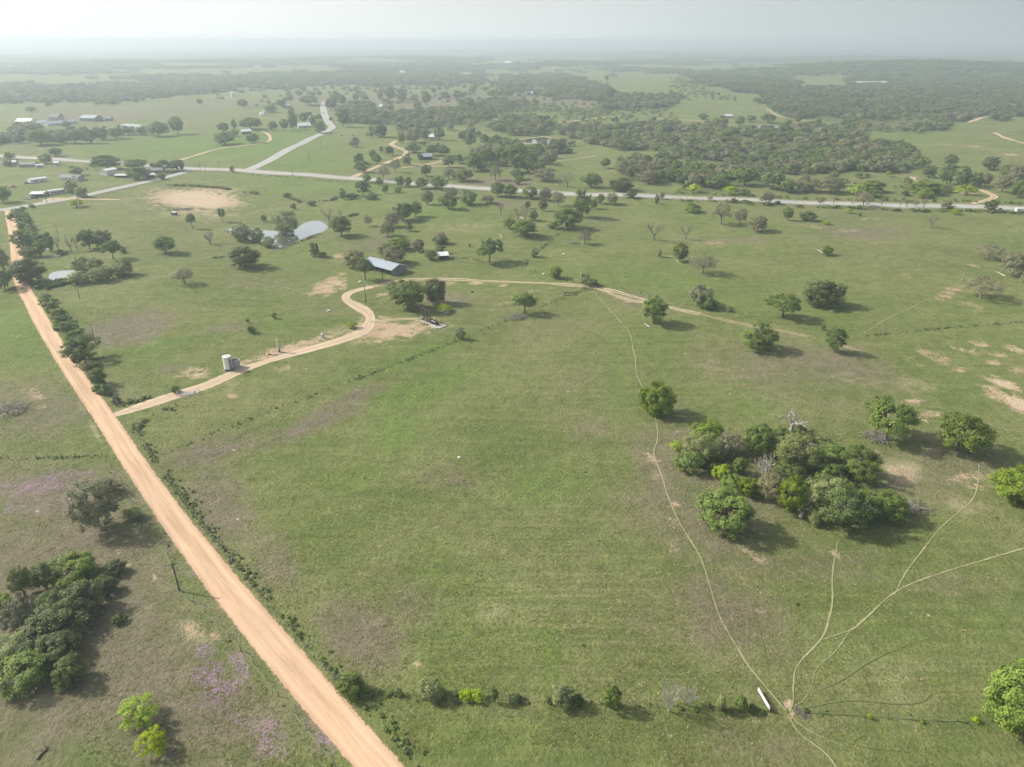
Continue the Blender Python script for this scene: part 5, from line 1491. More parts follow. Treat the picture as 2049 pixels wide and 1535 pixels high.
P3 = np.vstack([p[0] for p in pts]); SC = np.vstack([p[1] for p in pts]); n = len(P3)
print('groves', n)
scatter('distant_woods', P3, SC, rng.random(n) * 6.28, GP, None, rng.integers(0, 4, n))
# ---------------------------------------------------------------- buildings
CROP.update({'N': (0, 300, .0976), 'O': (170, 300, .122), 'Q': (0, 200, .1562), 'R': (400, 170, .1464), 'S': (780, 250, .08785), 'U': (700, 480, .1269)})
_bc = [0]
def gp(c, x, y):
    x, y = cv(c, x, y); return g1(x, y)

def building(name, label, cat, crop, A, B, depth, h, rh, wall, roof, ridge='long', open_side=None, windows=3, doors=1, over=.5, group=None, base_name='wall', minlen=None):
    """A, B: near base corners (left, right) in crop pixels; depth runs away from the viewer"""
    a = gp(crop, *A); b = gp(crop, *B)
    if not isinstance(depth, (int, float)):
        c3 = gp(crop, *depth); depth = (c3 - b).length
    d = b - a; Ln = math.hypot(d.x, d.y); rz = math.atan2(d.y, d.x)
    if minlen: Ln = max(Ln, minlen)
    e = empty(name, (a.x, a.y, min(a.z, b.z) - .05), rz)
    tag(e, label, cat, group)
    D = float(depth); t = .18
    gable_x = (ridge == 'depth')                      # gable on the A-B side
    w = MB()
    def wallseg(x0, y0, x1, y1, gab):
        ln = math.hypot(x1 - x0, y1 - y0); dx, dy = (x1 - x0) / ln, (y1 - y0) / ln
        nx_, ny_ = -dy * t, dx * t
        P_ = [(x0, y0, 0), (x1, y1, 0), (x1, y1, h)] + ([((x0 + x1) / 2, (y0 + y1) / 2, h + rh - .06)] if gab and rh > .05 else []) + [(x0, y0, h)]
        n = len(P_)
        V_ = P_ + [(p[0] + nx_, p[1] + ny_, p[2]) for p in P_]
        w.add(V_, [tuple(range(n)), tuple(range(2 * n - 1, n - 1, -1))] + [(i, i + n, (i + 1) % n + n, (i + 1) % n) for i in range(n)])
    sides = {'front': (0, 0, Ln, 0, gable_x), 'right': (Ln, t + .003, Ln, D - t - .003, not gable_x), 'back': (Ln, D, 0, D, gable_x), 'left': (0, D - t - .003, 0, t + .003, not gable_x)}
    for sname, (x0, y0, x1, y1, gb) in sides.items():
        if open_side and sname in open_side: continue
        wallseg(x0, y0, x1, y1, gb and ridge != 'flat')
    w.build(base_name, wall, e)
    if open_side:
        for i in range(max(2, int(Ln / 3.6)) + 1):
            MB().box((.12 + i * (Ln - .24) / max(2, int(Ln / 3.6)), .12, h / 2), (.18, .18, h)).build('post', M_POSTW, e)
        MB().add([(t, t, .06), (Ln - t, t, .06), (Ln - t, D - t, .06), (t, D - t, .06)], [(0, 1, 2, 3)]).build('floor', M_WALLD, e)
    r_ = MB(); o = over
    if ridge == 'flat' or rh <= .05:
        r_.box((Ln / 2, D / 2, h + .10), (Ln + 2 * o, D + 2 * o, .14)); r_.build('roof', roof, e)
    else:
        th = .12
        if ridge == 'shed':
            P_ = [(-o, -o, h + .02), (Ln + o, -o, h + .02), (Ln + o, D + o, h + rh), (-o, D + o, h + rh)]
            r_.add(P_ + [(p[0], p[1], p[2] + th) for p in P_], [(3, 2, 1, 0), (4, 5, 6, 7), (0, 1, 5, 4), (1, 2, 6, 5), (2, 3, 7, 6), (3, 0, 4, 7)])
            r_.build('roof', roof, e)
        else:
            sl = rh / ((Ln if gable_x else D) / 2)
            for side in (0, 1):
                q = MB()
                if gable_x:
                    xm = Ln / 2
                    xe = -o if side == 0 else Ln + o
                    P_ = [(xe, -o, h - o * sl), (xm, -o, h + rh), (xm, D + o, h + rh), (xe, D + o, h - o * sl)]
                else:
                    ym = D / 2
                    ye = -o if side == 0 else D + o
                    P_ = [(-o, ye, h - o * sl), (Ln + o, ye, h - o * sl), (Ln + o, ym, h + rh), (-o, ym, h + rh)]
                q.add(P_ + [(p[0], p[1], p[2] + th) for p in P_], [(3, 2, 1, 0), (4, 5, 6, 7), (0, 1, 5, 4), (1, 2, 6, 5), (2, 3, 7, 6), (3, 0, 4, 7)])
                q.build('roof', roof, e)
            MB().box((Ln / 2, D / 2, h + rh + th), (.22 if gable_x else Ln + 2 * o, D + 2 * o if gable_x else .22, .06)).build('ridge_cap', roof, e)
    if windows and not (open_side and 'front' in open_side):
        xs = [Ln * (i + 1) / (windows + 1 + doors) for i in range(windows + doors)]
        di = len(xs) // 2 if doors else -1
        for i, xx in enumerate(xs):
            if i == di and doors:
                d_ = MB().box((xx, -.035, 1.03), (.95, .05, 2.05)).build('door', M_BROWN, e)
                MB().box((xx + .35, -.08, 1.0), (.06, .05, .12)).build('handle', M_GALV, d_)
            else:
                f_ = MB()
                f_.box((xx, -.03, 1.5), (1.25, .05, 1.05)); f_ = f_.build('window', M_WHITE, e)
                MB().box((xx, -.062, 1.5), (1.05, .02, .85)).build('pane', M_GLASS, f_)
    return e

barn = building('barn', 'open-fronted pole barn with blue-grey metal roof beside oaks', 'barn', 'P', (727, 537.5), (784, 552.5), (809, 542), 3.1, 1.7, M_WALLG, M_TIN, 'long', ('front',), 0, 0, .45)
building('shed', 'small shed with pale tin roof beside two round trees east of the barn', 'shed', 'U', (1405, 322), (1560, 312), 5.5, 2.2, .5, M_WALLG, M_TINW, 'shed', ('front',), 0, 0, .3)
building('mobile_home', 'white single-wide mobile home beside the paved branch road', 'mobile home', 'N', (1025, 930), (1355, 878), 4.6, 2.8, .5, M_WHITE, M_TINW, 'long', None, 4, 1, .2)
building('house', 'small house with white carport roof next to two parked cars', 'house', 'N', (640, 978), (900, 965), 8, 2.5, 1.0, M_BEIGE, M_TINW, 'long', ('front',), 2, 1, .6)
building('shed', 'long white metal shed with a dark open end in the junction settlement', 'shed', 'N', (640, 695), (975, 642), 6, 2.9, .6, M_WHITE, M_TINW, 'long', ('right',), 2, 0, .3)
building('house', 'long white house with grey roof and windowed wing', 'house', 'N', (1215, 625), (1590, 642), 8, 2.6, 1.7, M_WHITE, M_SHINGLE, 'long', None, 3, 1, .6)
building('house', 'white windowed end wing of the long grey-roofed house', 'house', 'N', (1598, 640), (1750, 608), 6, 2.6, 1.2, M_WHITE, M_SHINGLE, 'long', None, 3, 0, .3)
building('shed', 'long dark grey shed near the left edge by the main road', 'shed', 'N', (400, 358), (705, 355), 8, 2.6, 1.3, M_WALLG, M_SHINGLE, 'long', None, 0, 0, .4)
building('trailer_home', 'short white trailer home under a roadside tree', 'mobile home', 'N', (740, 382), (905, 365), 5, 2.7, .4, M_WHITE, M_TINW, 'long', None, 2, 1, .2)
building('house', 'little white house just below the main road at far left', 'house', 'N', (1110, 325), (1205, 318), 6, 2.4, 1.2, M_WHITE, M_TINW, 'long', None, 1, 1, .4)
building('house', 'pale cluttered house touching the left edge', 'house', 'N', (60, 322), (330, 308), 8, 2.6, 1.2, M_BEIGE, M_TINW, 'long', None, 2, 1, .4)
building('shed', 'big white metal shop building between two trees at the junction', 'shed', 'O', (250, 415), (368, 428), (565, 402), 4.2, .9, M_WHITE, M_TINW, 'depth', None, 0, 0, .4)
building('shed', 'low pair of white roofs right of the big white shop', 'shed', 'O', (495, 455), (690, 462), 6, 2.1, .5, M_BROWN, M_TINW, 'long', ('front',), 0, 0, .5)
building('carport', 'white-roofed carport beside the paved branch road', 'carport', 'O', (1010, 462), (1150, 455), 8, 2.3, .9, M_BROWN, M_TINW, 'long', ('front',), 0, 0, .6)
building('house', 'low brown house in front of the two big junction trees', 'house', 'O', (1030, 385), (1270, 380), 9, 2.6, 1.4, M_BROWN, M_SHINGLE, 'long', None, 3, 1, .5)
building('pump_shelter', 'tiny white-topped shelter beside a pole near the bare dirt pad', 'shelter', 'O', (1422, 1078), (1486, 1080), 2.6, 1.9, .05, M_WALLG, M_TINW, 'flat', None, 0, 0, .15)
building('house', 'pale jumbled farmhouse leftmost in the distant farm row', 'house', 'Q', (205, 322), (395, 318), 16, 4.5, 3.5, M_WHITE, M_TINW, 'long', None, 4, 1, .6)
building('poultry_house', 'very long low pale roof in the distant farm row', 'barn', 'Q', (620, 338), (1000, 300), 12, 3, 2.2, M_WHITE, M_TIN, 'long', None, 10, 0, .4)
building('poultry_house', 'shorter pale-roofed shed left of the very long roof', 'barn', 'Q', (480, 322), (600, 318), 12, 3, 2.2, M_WHITE, M_TIN, 'long', None, 3, 0, .4)
building('house', 'small gabled house behind the very long pale roof', 'house', 'Q', (630, 258), (750, 262), 14, 4.5, 4.0, M_BEIGE, M_SHINGLE, 'long', None, 3, 1, .5)
building('barn', 'long blue-roofed barn right of the small gabled house', 'barn', 'Q', (1025, 272), (1215, 278), 18, 4.5, 3.2, M_WALLG, M_TIN, 'long', None, 3, 0, .5)
building('shed', 'little shed at the right end of the distant farm row', 'shed', 'Q', (1350, 266), (1425, 266), 8, 3.0, 1.8, M_WALLG, M_SHINGLE, 'long', None, 1, 0, .4)
building('house', 'white-roofed farmhouse hidden in trees at the north road bend', 'house', 'R', (1345, 592), (1512, 585), 12, 3.2, 2.8, M_WHITE, M_TINW, 'long', None, 4, 1, .8)
building('barn', 'pink-white roofed barn in the yard of the green field', 'barn', 'R', (580, 678), (706, 672), 10, 3.4, 2.2, M_BROWN, M_TINW, 'long', ('front',), 0, 0, .6)
building('shed', 'small white hut beside a tall white tank on the far pasture', 'shed', 'R', (832, 424), (862, 422), 6, 4, .8, M_WHITE, M_TINW, 'long', None, 1, 0, .3)
building('shed', 'pale low shed beside two round trees on the far pasture', 'shed', 'R', (1150, 308), (1235, 306), 9, 3.2, 1.5, M_WHITE, M_TINW, 'long', None, 2, 0, .3)
building('house', 'white-roofed house among oaks beyond the paved road', 'house', 'S', (875, 325), (1035, 328), 10, 2.9, 2.4, M_WHITE, M_TINW, 'long', None, 2, 1, .9)
building('barn', 'dark barn with pale blue roof below the white-roofed house', 'barn', 'S', (740, 800), (955, 796), 10, 3.2, 2.2, M_WALLG, M_TIN, 'long', ('front',), 0, 0, .5)
building('shed', 'tiny white-roofed shed left of the dark barn', 'shed', 'S', (545, 640), (610, 638), 5, 2.2, .8, M_BEIGE, M_TINW, 'long', None, 1, 0, .3)
building('house', 'small white-topped house among dark trees on the brown pasture', 'house', 'B', (318, 634), (366, 634), 10, 3.0, 2.5, M_BEIGE, M_TINW, 'long', None, 2, 1, .6)
building('house', 'small white-topped house near the round far pond', 'house', 'C', (295, 692), (340, 692), 9, 2.8, 2.2, M_BEIGE, M_TINW, 'long', None, 2, 1, .5)
building('barn', 'long pale barn in the dark far woods, nearer of two roofs', 'barn', 'C', (1045, 502), (1255, 500), 20, 5, 4, M_WHITE, M_TINW, 'long', None, 0, 0, .6)
building('barn', 'short pale barn roof left of the long one in the far woods', 'barn', 'C', (955, 522), (1030, 522), 16, 4, 3, M_WHITE, M_TINW, 'long', None, 0, 0, .6)
building('house', 'tiny pale distant house at the wood edge, leftmost far roof of the centre', 'house', 'B', (440, 434), (465, 434), 14, 6, 4, M_WHITE, M_TINW, 'long', None, 0, 0, .6)
building('barn', 'pale distant roof beside white specks in the middle far woods', 'barn', 'B', (800, 446), (860, 446), 18, 6, 4, M_WHITE, M_TINW, 'long', None, 0, 0, .6)
building('barn', 'pale flat roof on the hazy rise beside the hilltop pond', 'barn', 'B', (1165, 560), (1225, 558), 14, 4, 3, M_WHITE, M_TINW, 'long', None, 0, 0, .6)
building('barn', 'farthest pale roof under the horizon, centre', 'barn', 'B', (1050, 378), (1085, 378), 30, 8, 6, M_WHITE, M_TINW, 'long', None, 0, 0, .6)

# ---------------------------------------------------------------- vehicles
def car_meshes(L_=4.5, W_=1.8, H_=1.45, truck=False):
    body = MB()
    hw = W_ / 2
    prof = [(-L_ / 2, .35), (-L_ / 2 + .05, .72), (-L_ * .32, .84), (L_ * .42, .84), (L_ / 2, .66), (L_ / 2, .35)]
    n = len(prof); V_ = []
    for s in (-1, 1):
        for x, z in prof: V_.append((x, s * hw, z))
    body.add(V_, [tuple(range(n)), tuple(range(2 * n - 1, n - 1, -1))] + [(i, i + n, (i + 1) % n + n, (i + 1) % n) for i in range(n)])
    cab = MB()
    cp_ = [(-L_ * .36, .845), (-L_ * .24, H_), (L_ * .12, H_), (L_ * .27, .845)] if not truck else [(-L_ * .05, .845), (-L_ * .03, H_ + .2), (L_ * .16, H_ + .2), (L_ * .28, .845)]
    V_ = []
    for s in (-1, 1):
        for x, z in cp_: V_.append((x, s * hw * (.92 if z < 1 else .78), z))
    n = 4
    cab.add(V_, [tuple(range(n)), tuple(range(2 * n - 1, n - 1, -1))] + [(i, i + n, (i + 1) % n + n, (i + 1) % n) for i in range(n)])
    rf = MB(); x0, x1 = cp_[1][0], cp_[2][0]; rf.box(((x0 + x1) / 2, 0, cp_[1][1] + .03), (x1 - x0 + .1, W_ * .76, .05))
    return body, cab, rf
def car(name, label, cat, crop, x, y, heading, paint_, truck=False):
    p = gp(crop, x, y)
    e = empty(name, p, math.radians(heading)); tag(e, label, cat)
    b_, c_, r_ = car_meshes(5.3 if truck else 4.6, 1.9 if truck else 1.8, 1.5, truck)
    b_.build('body', paint_, e); c_.build('windows', M_GLASS, e); r_.build('roof', paint_, e)
    Lh = 1.45
    for sx in (-1, 1):
        for sy in (-1, 1):
            w_ = MB().tube([(sx * Lh, sy * .80, .34), (sx * Lh, sy * 1.0, .34)], .34, 14).build('wheel', M_RUBBER, e)
            MB().tube([(sx * Lh, sy * 1.0, .34), (sx * Lh, sy * 1.02, .34)], .19, 8).build('rim', M_GALV, w_)
        MB().box((sx * (2.3 if not truck else 2.64), .62, .62), (.06, .3, .14)).build('headlight' if sx > 0 else 'tail_light', M_WHITE if sx > 0 else M_CARR, e)
        MB().box((sx * (2.3 if not truck else 2.64), -.62, .62), (.06, .3, .14)).build('headlight' if sx > 0 else 'tail_light', M_WHITE if sx > 0 else M_CARR, e)
    return e
car('parked_car', 'white car parked on grass left of the carport house', 'car', 'N', 560, 1012, -22, M_CARW)
car('parked_car', 'dark car parked between the white car and the carport house', 'car', 'N', 700, 1000, -15, M_CARD)
car('pickup_truck', 'reddish pickup standing in the bare yard at far left', 'truck', 'N', 265, 772, 30, M_CARR, True)
car('pickup_truck', 'dark pickup with pale load left of the long white shed', 'truck', 'N', 570, 695, 200, M_CARD, True)
car('car', 'small dark car driving on the north road bend', 'car', 'R', 1690, 394, 100, M_CARR)
car('parked_car', 'white car parked under a tree by the dark blue-roofed barn', 'car', 'S', 705, 785, 10, M_CARW)
car('parked_car', 'white vehicle beside the track end near the far oaks', 'car', 'S', 200, 250, 60, M_CARW)
for i, (x, w_) in enumerate(((1815, 'leftmost of four'), (1845, 'second of four'), (1878, 'third of four'), (1908, 'rightmost of four'))):
    p = gp('S', x, 158)
    e = empty('trailer', p, math.radians(60)); tag(e, w_ + ' white trailers parked in a row at the far wood edge', 'trailer', 'white trailers parked at the far wood edge')
    MB().box((0, 0, 1.6), (7, 2.4, 2.2)).build('box', M_WHITE, e); MB().box((0, 0, .42), (7.4, 1.2, .14)).build('chassis', M_BLACK, e)
    for s in (-1, 1): MB().tube([(-1.0, s * .95, .38), (-1.0, s * 1.2, .38)], .38, 12).build('wheel', M_RUBBER, e)
p = gp('C', 2022, 1244)
e = empty('box_trailer', p, math.radians(-5)); tag(e, 'white box trailer at the right edge beside the paved road', 'trailer')
MB().box((0, 0, 1.5), (5.2, 2.3, 2.0)).build('box', M_WHITE, e); MB().box((.2, 0, .4), (6.2, .9, .12)).build('chassis', M_BLACK, e)
for s in (-1, 1): MB().tube([(0, s * .95, .36), (0, s * 1.2, .36)], .36, 12).build('wheel', M_RUBBER, e)

# ---------------------------------------------------------------- oil lease equipment
p = g1(458, 740)
e = empty('storage_tank', p, math.radians(20), (.80, .80, .82)); tag(e, 'tall white storage tank with blue base and ladder beside the sandy lane', 'tank')
R_, H_ = 1.72, 6.0
MB().lathe([(R_, .75), (R_, 2.0), (R_ + .015, 2.02), (R_ + .015, 2.06), (R_, 2.08), (R_, 4.0), (R_ + .015, 4.02), (R_ + .015, 4.06), (R_, 4.08), (R_, H_)], 32).build('shell', M_WHITE, e)
MB().lathe([(R_ + .02, -.1), (R_ + .02, .75)], 32).build('base_band', M_BLUE, e)
rf_ = MB().lathe([(R_ + .06, H_), (R_ + .06, H_ + .06), (.25, H_ + .34), (.25, H_ + .42)], 32).build('roof', M_WHITE, e)
MB().lathe([(.16, H_ + .42), (.16, H_ + .62)], 10).build('hatch', M_GALV, rf_)
la = MB()
lx_, ly_ = R_ * math.cos(-.95) + .05, R_ * math.sin(-.95) - .05
st = MB().box((lx_ * 1.02, ly_ * 1.02, 2.7), (.75, .35, 5.4), -.95 + 1.57); st.build('ladder_panel', M_BLUE, e)
for k in range(16):
    la.box((lx_ * 1.16, ly_ * 1.16, .4 + k * .34), (.55, .05, .05), -.95 + 1.57)
for s in (-.27, .27):
    a_ = -.95 + 1.57
    la.tube([(lx_ * 1.16 + math.cos(a_) * s, ly_ * 1.16 + math.sin(a_) * s, .1), (lx_ * 1.16 + math.cos(a_) * s, ly_ * 1.16 + math.sin(a_) * s, 6.6)], .035, 5)
la.build('ladder', M_GALV, e)
pf = MB().box((lx_ * 1.35, ly_ * 1.35, 5.35), (1.2, 1.1, .08), -.4); pf = pf.build('platform', M_WALLG, e)
ha = MB()
for q in ((-.5, -.5), (.5, -.5), (.5, .5), (-.5, .5)): ha.tube([(lx_ * 1.35 + q[0], ly_ * 1.35 + q[1], 5.4), (lx_ * 1.35 + q[0], ly_ * 1.35 + q[1], 6.4)], .03, 5)
ha.tube([(lx_ * 1.35 - .5, ly_ * 1.35 - .5, 6.4), (lx_ * 1.35 + .5, ly_ * 1.35 - .5, 6.4), (lx_ * 1.35 + .5, ly_ * 1.35 + .5, 6.4)], .03, 5)
ha.build('handrail', M_GALV, pf)
MB().tube([(R_ + .05, .1, 5.2), (R_ + .45, .1, 5.1), (R_ + .5, .1, .5), (R_ + 1.0, .1, .4)], .07, 8).build('pipe', M_GALV, e)

p2 = g1(471.5, 735)
e = empty('open_tank', p2, 0); tag(e, 'open-topped grey concrete tank with black lining right of the white tank', 'tank')
MB().lathe([(1.62, -.1), (1.55, 2.6), (1.60, 2.62), (1.60, 2.72), (1.42, 2.72), (1.42, 2.3)], 30).build('shell', M_CONC, e)
MB().lathe([(1.40, 2.32), (1.40, 2.36)], 30).build('lining', M_BLACK, e)
MB().tube([(-1.55, -.2, 2.2), (-2.3, .2, 2.3), (-2.4, .2, .3)], .06, 7).build('inlet_pipe', M_GALV, e)
MB().tube([(1.1, -1.3, 2.5), (2.2, -1.9, .15)], .07, 7).build('drain_pipe', M_GALV, e)

p = g1(558.5, 704)
e = empty('separator_tower', p, 0, (.78, .78, .9)); tag(e, 'slender cream separator tower with sooty heater at its foot', 'separator')
MB().lathe([(.52, .3), (.58, .45), (.58, 5.0), (.45, 5.25), (.2, 5.4)], 22).build('vessel', M_CREAM, e)
MB().lathe([(.66, -.05), (.66, .3)], 22).build('skirt', M_RUST, e)
MB().tube([(.2, -.5, .8), (.75, -1.05, .8)], .36, 14).build('heater', M_BLACK, e)
MB().tube([(.75, -1.05, .8), (.85, -1.15, .8), (.85, -1.15, 2.3)], .12, 10).build('flue', M_RUST, e)
MB().tube([(-.6, 0, 4.9), (-.78, 0, 5.3), (-.78, 0, 5.9)], .05, 7).build('vent_pipe', M_CREAM, e)
MB().tube([(-.62, -.1, 3.9), (-.75, -.15, 3.9), (-.75, -.15, .3), (-2.8, -.6, .2)], .05, 7).build('pipe', M_CREAM, e)

p = g1(538.5, 710)
e = empty('riser_pipe', p, 0); tag(e, 'short cream upright riser pipe left of the separator tower', 'pipe')
MB().tube([(0, 0, -.1), (0, 0, 2.1), (.05, 0, 2.3)], .16, 10).build('riser', M_CREAM, e)
MB().tube([(0, 0, 2.0), (-.6, 0, 2.0), (-.6, 0, 1.4)], .09, 8).build('elbow', M_CREAM, e)
MB().tube([(0, 0, .3), (1.2, -.5, .15), (3.2, .2, .15)], .07, 8).build('flow_line', M_RUST, e)
MB().box((0, 0, .15), (.7, .7, .3)).build('base', M_RUST, e)

p = g1(646.5, 676.5)
e = empty('chemical_tank', p, 0, (.68, .68, .8)); tag(e, 'small grey cylindrical tank with white pipe by the lane', 'tank')
MB().lathe([(.78, -.05), (.78, 2.1), (.6, 2.25), (.1, 2.32)], 24).build('shell', M_GALV, e)
MB().tube([(-1.0, .1, -.1), (-1.0, .1, 2.4), (-.95, .1, 2.7)], .14, 8).build('pipe', M_WHITE, e)
MB().box((-.62, -.45, 1.0), (.3, .1, 1.6)).build('sight_gauge', M_BLACK, e)
MB().tube([(.7, 0, .3), (2.4, .3, .15)], .06, 7).build('outlet_pipe', M_WHITE, e)

def pumpjack(name, label, P, rz, sc=1.0, grp='pump jacks'):
    e = empty(name, P, rz, (sc, sc, sc)); tag(e, label, 'pump jack', grp)
    MB().box((1.6, 0, .2), (8.6, 2.0, .4)).build('base_slab', M_CONC, e)
    sk = MB()
    for s in (-.55, .55): sk.box((1.6, s, .55), (8.2, .18, .28))
    for x in (-2, 0, 2, 4, 5.4): sk.box((x, 0, .55), (.16, 1.25, .2))
    sk.build('skid', M_RUST, e)
    sp_ = MB()
    for sx, sy in ((-1, -1), (1, -1), (-1, 1), (1, 1)): sp_.tube([(sx * .85, sy * .6, .65), (sx * .12, sy * .1, 4.25)], .15, 6)
    for z in (1.6, 2.6, 3.4):
        k = 1 - (z - .65) / 3.8
        sp_.tube([(-.85 * k, -.6 * k, z), (.85 * k, -.6 * k, z), (.85 * k, .6 * k, z), (-.85 * k, .6 * k, z), (-.85 * k, -.6 * k, z)], .05, 5)
    sp_.build('samson_post', M_RUST, e)
    ti = math.radians(7)
    def bp(x, z): return (x * math.cos(ti), 0, 4.45 + x * math.sin(ti) * -1 + z)
    wb = MB()
    for z in (-.2, .2): wb.add([], [])
    a_, b2 = bp(-2.5, 0), bp(2.3, 0)
    wb.box(((a_[0] + b2[0]) / 2, 0, (a_[2] + b2[2]) / 2), (4.85, .40, .55))
    v0 = len(wb.v)
    wb.v = [(x, y, z + (-(x) * math.tan(ti) - (0)) if True else z) for x, y, z in wb.v]
    wb.build('walking_beam', M_RUST, e)
    hh_ = MB()
    arc = [(-2.5 - .55 * math.cos(q), 4.75 + 1.1 * math.sin(q)) for q in np.linspace(-1.25, 1.0, 9)]
    pr = [(-2.35, 5.2), (-2.35, 3.9)] + arc
    n = len(pr)
    hh_.add([(x, -.17, z) for x, z in pr] + [(x, .17, z) for x, z in pr], [tuple(range(n)), tuple(range(2 * n - 1, n - 1, -1))] + [(i, i + n, (i + 1) % n + n, (i + 1) % n) for i in range(n)])
    hh_.build('horse_head', M_RUST, e)
    MB().tube([(-3.05, -.08, 4.6), (-3.05, -.05, 2.0)], .03, 5).tube([(-3.05, .08, 4.6), (-3.05, .05, 2.0)], .03, 5).build('bridle', M_WIRE, e)
    wl = MB().tube([(-3.05, 0, 0), (-3.05, 0, 1.3)], .16, 10).tube([(-3.05, 0, 1.3), (-3.05, 0, 2.1)], .05, 7).box((-3.05, 0, .9), (.9, .3, .3)).box((-3.05, 0, 1.3), (.5, .5, .14))
    wl.build('wellhead', M_GALV, e)
    MB().box((2.35, 0, 1.25), (1.1, .8, 1.15)).build('gearbox', M_RUST, e)
    for s in (-1, 1):
        ck = MB().box((2.75, s * .62, 1.1), (1.9, .12, .34)); ck = ck.build('crank_arm', M_RUST, e)
        MB().box((3.35, s * .76, 1.0), (.95, .16, .95)).build('counterweight', M_RUST, ck)
        MB().tube([(2.0, s * .66, 1.2), (2.15, s * .3, 4.0)], .06, 6).build('pitman_arm', M_RUST, e)
    MB().tube([(2.15, -.4, 4.1), (2.15, .4, 4.1)], .1, 7).build('equalizer', M_RUST, e)
    en = MB().box((4.9, 0, 1.15), (1.2, .8, .9)).tube([(5.3, .25, 1.6), (5.3, .25, 2.3)], .07, 7); en.build('engine', M_RUST, e)
    MB().tube([(3.2, -.55, 1.6), (4.9, -.55, 1.3)], .16, 8).build('belt_guard', M_GALV, e)
    ld = MB()
    for s in (-.2, .2): ld.tube([(-1.0, s - .1, .6), (-.25, s - .1, 4.2)], .03, 4)
    for k in range(9): ld.tube([(-1.0 + k * .08, -.3, .9 + k * .4), (-1.0 + k * .08, .1, .9 + k * .4)], .02, 4)
    ld.build('ladder', M_GALV, e)
    return e
pa, pb = g1(848, 642), g1(878, 653)
pumpjack('pump_jack', 'rusty brown pump jack on a pale concrete pad', pa.lerp(pb, .22), math.atan2((pb - pa).y, (pb - pa).x), 1.15)
pad = g1(876, 653)
pd = [(pad.x + math.cos(a) * 3.2 * (1 + .2 * math.sin(3 * a)), pad.y + math.sin(a) * 2.4 * (1 + .15 * math.cos(4 * a)), 0) for a in np.linspace(0, 6.283, 14, endpoint=False)]
zz_ = float(hgt(pad.x, pad.y))
cpd = MB(); cpd.add([(x, y, zz_ - .2) for x, y, _ in pd] + [(x, y, zz_ + .22) for x, y, _ in pd], [tuple(range(13, -1, -1)), tuple(range(14, 28))] + [(i, (i + 1) % 14, (i + 1) % 14 + 14, i + 14) for i in range(14)])
o_ = cpd.build('gravel_pad', M_CONC, None); tag(o_, 'pale chalky gravel pad at the engine end of the near pump jack', 'pad')
pumpjack('pump_jack', 'tiny pump jack on the pale strip of the far pasture', gp('R', 245, 190), math.radians(10), 2.1)
p = gp('R', 455, 172)
e = empty('far_tank', p); tag(e, 'pale tank at the right end of the far well strip', 'tank')
MB().lathe([(4, 0), (4, 9), (3.9, 9.2), (.5, 10)], 20).build('shell', M_WHITE, e); MB().lathe([(.5, 10), (.5, 10.6)], 8).build('hatch', M_GALV, e)
p = gp('R', 887, 422)
e = empty('far_tank', p); tag(e, 'tall white tank beside the small white hut on the far pasture', 'tank')
MB().lathe([(2.4, 0), (2.4, 7.5), (2.3, 7.7), (.3, 8.2)], 20).build('shell', M_WHITE, e); MB().lathe([(.3, 8.2), (.3, 8.7)], 8).build('hatch', M_GALV, e)

# ---------------------------------------------------------------- poles and wires
POLE_TOPS = []
def pole(label, crop, bx, by, tx, ty, lamp=False, arm=True, grp='utility poles', hmax=12.5):
    x, y = cv(crop, bx, by); _, yt = cv(crop, tx, ty)
    P = g1(x, y); m_ = (P.y * cp - (P.z - HC) * sp) / FPX
    dl = PITCH + math.atan((y - IH / 2) / FPX)
    h = min(hmax, (y - yt) * m_ / math.cos(dl))
    # perspective spreads the height more for near poles: solve against the true top row
    for _ in range(12):
        _, yy_, _ = project(P.x, P.y, P.z + h)
        h *= 1 + .7 * ((y - yt) / max(1, (y - float(yy_))) - 1)
    h = max(4, min(hmax, h))
    e = empty('yard_light' if lamp else 'utility_pole', P, .3); tag(e, label, 'lamp' if lamp else 'pole', None if lamp else grp)
    MB().tube([(0, 0, -.3), (0, 0, h * .5), (0, 0, h)], [.17, .15, .115], 8).build('pole', M_WOOD, e)
    if lamp:
        MB().tube([(0, 0, h - .5), (.7, -.2, h - .1), (1.2, -.3, h)], .04, 6).build('arm', M_GALV, e)
        MB().lathe([(.12, h - .25), (.32, h - .2), (.28, h + .02), (.1, h + .08)], 12, (1.25, -.32, 0)).build('lamp', M_LAMP, e)
        MB().box((-.1, -.25, h * .62), (.45, .3, .7)).build('transformer', M_GALV, e)
        MB().box((.05, -.28, 1.3), (.5, .3, 1.1)).build('meter_box', M_BLACK, e)
    elif arm:
        MB().box((0, 0, h - .35), (2.2, .11, .13)).build('crossarm', M_WOOD, e)
        for s in (-1, 0, 1): MB().lathe([(.05, h - .28), (.06, h - .1)], 8, (s * .95, 0, 0)).build('insulator', M_LAMP, e)
    POLE_TOPS.append(Vector((P.x, P.y, P.z + h)))
    return e
pole('utility pole farthest up the line west of the lone rounded oak', 'D', 363, 235, 335, 150)
pole('utility pole below the small pond beside the willow clump', 'D', 490, 606, 470, 525)
pole('utility pole rising behind the large leaning roadside tree', 'D', 588, 880, 550, 762)
pole('utility pole at the mouth of the sandy lane beside a dark bush', 'D', 718, 1268, 670, 1115)
pole('nearest utility pole, west of the dirt road above the purple flowers', 'I', 805, 746, 765, 620)
LINE = list(POLE_TOPS)
w_ = MB()
for a, b in zip(LINE[:-1], LINE[1:]):
    pts_ = []
    for k in range(13):
        f = k / 12; q = a.lerp(b, f); q.z -= .12 + 4 * f * (1 - f) * 1.2; pts_.append(q)
    w_.tube(pts_, .022, 4)
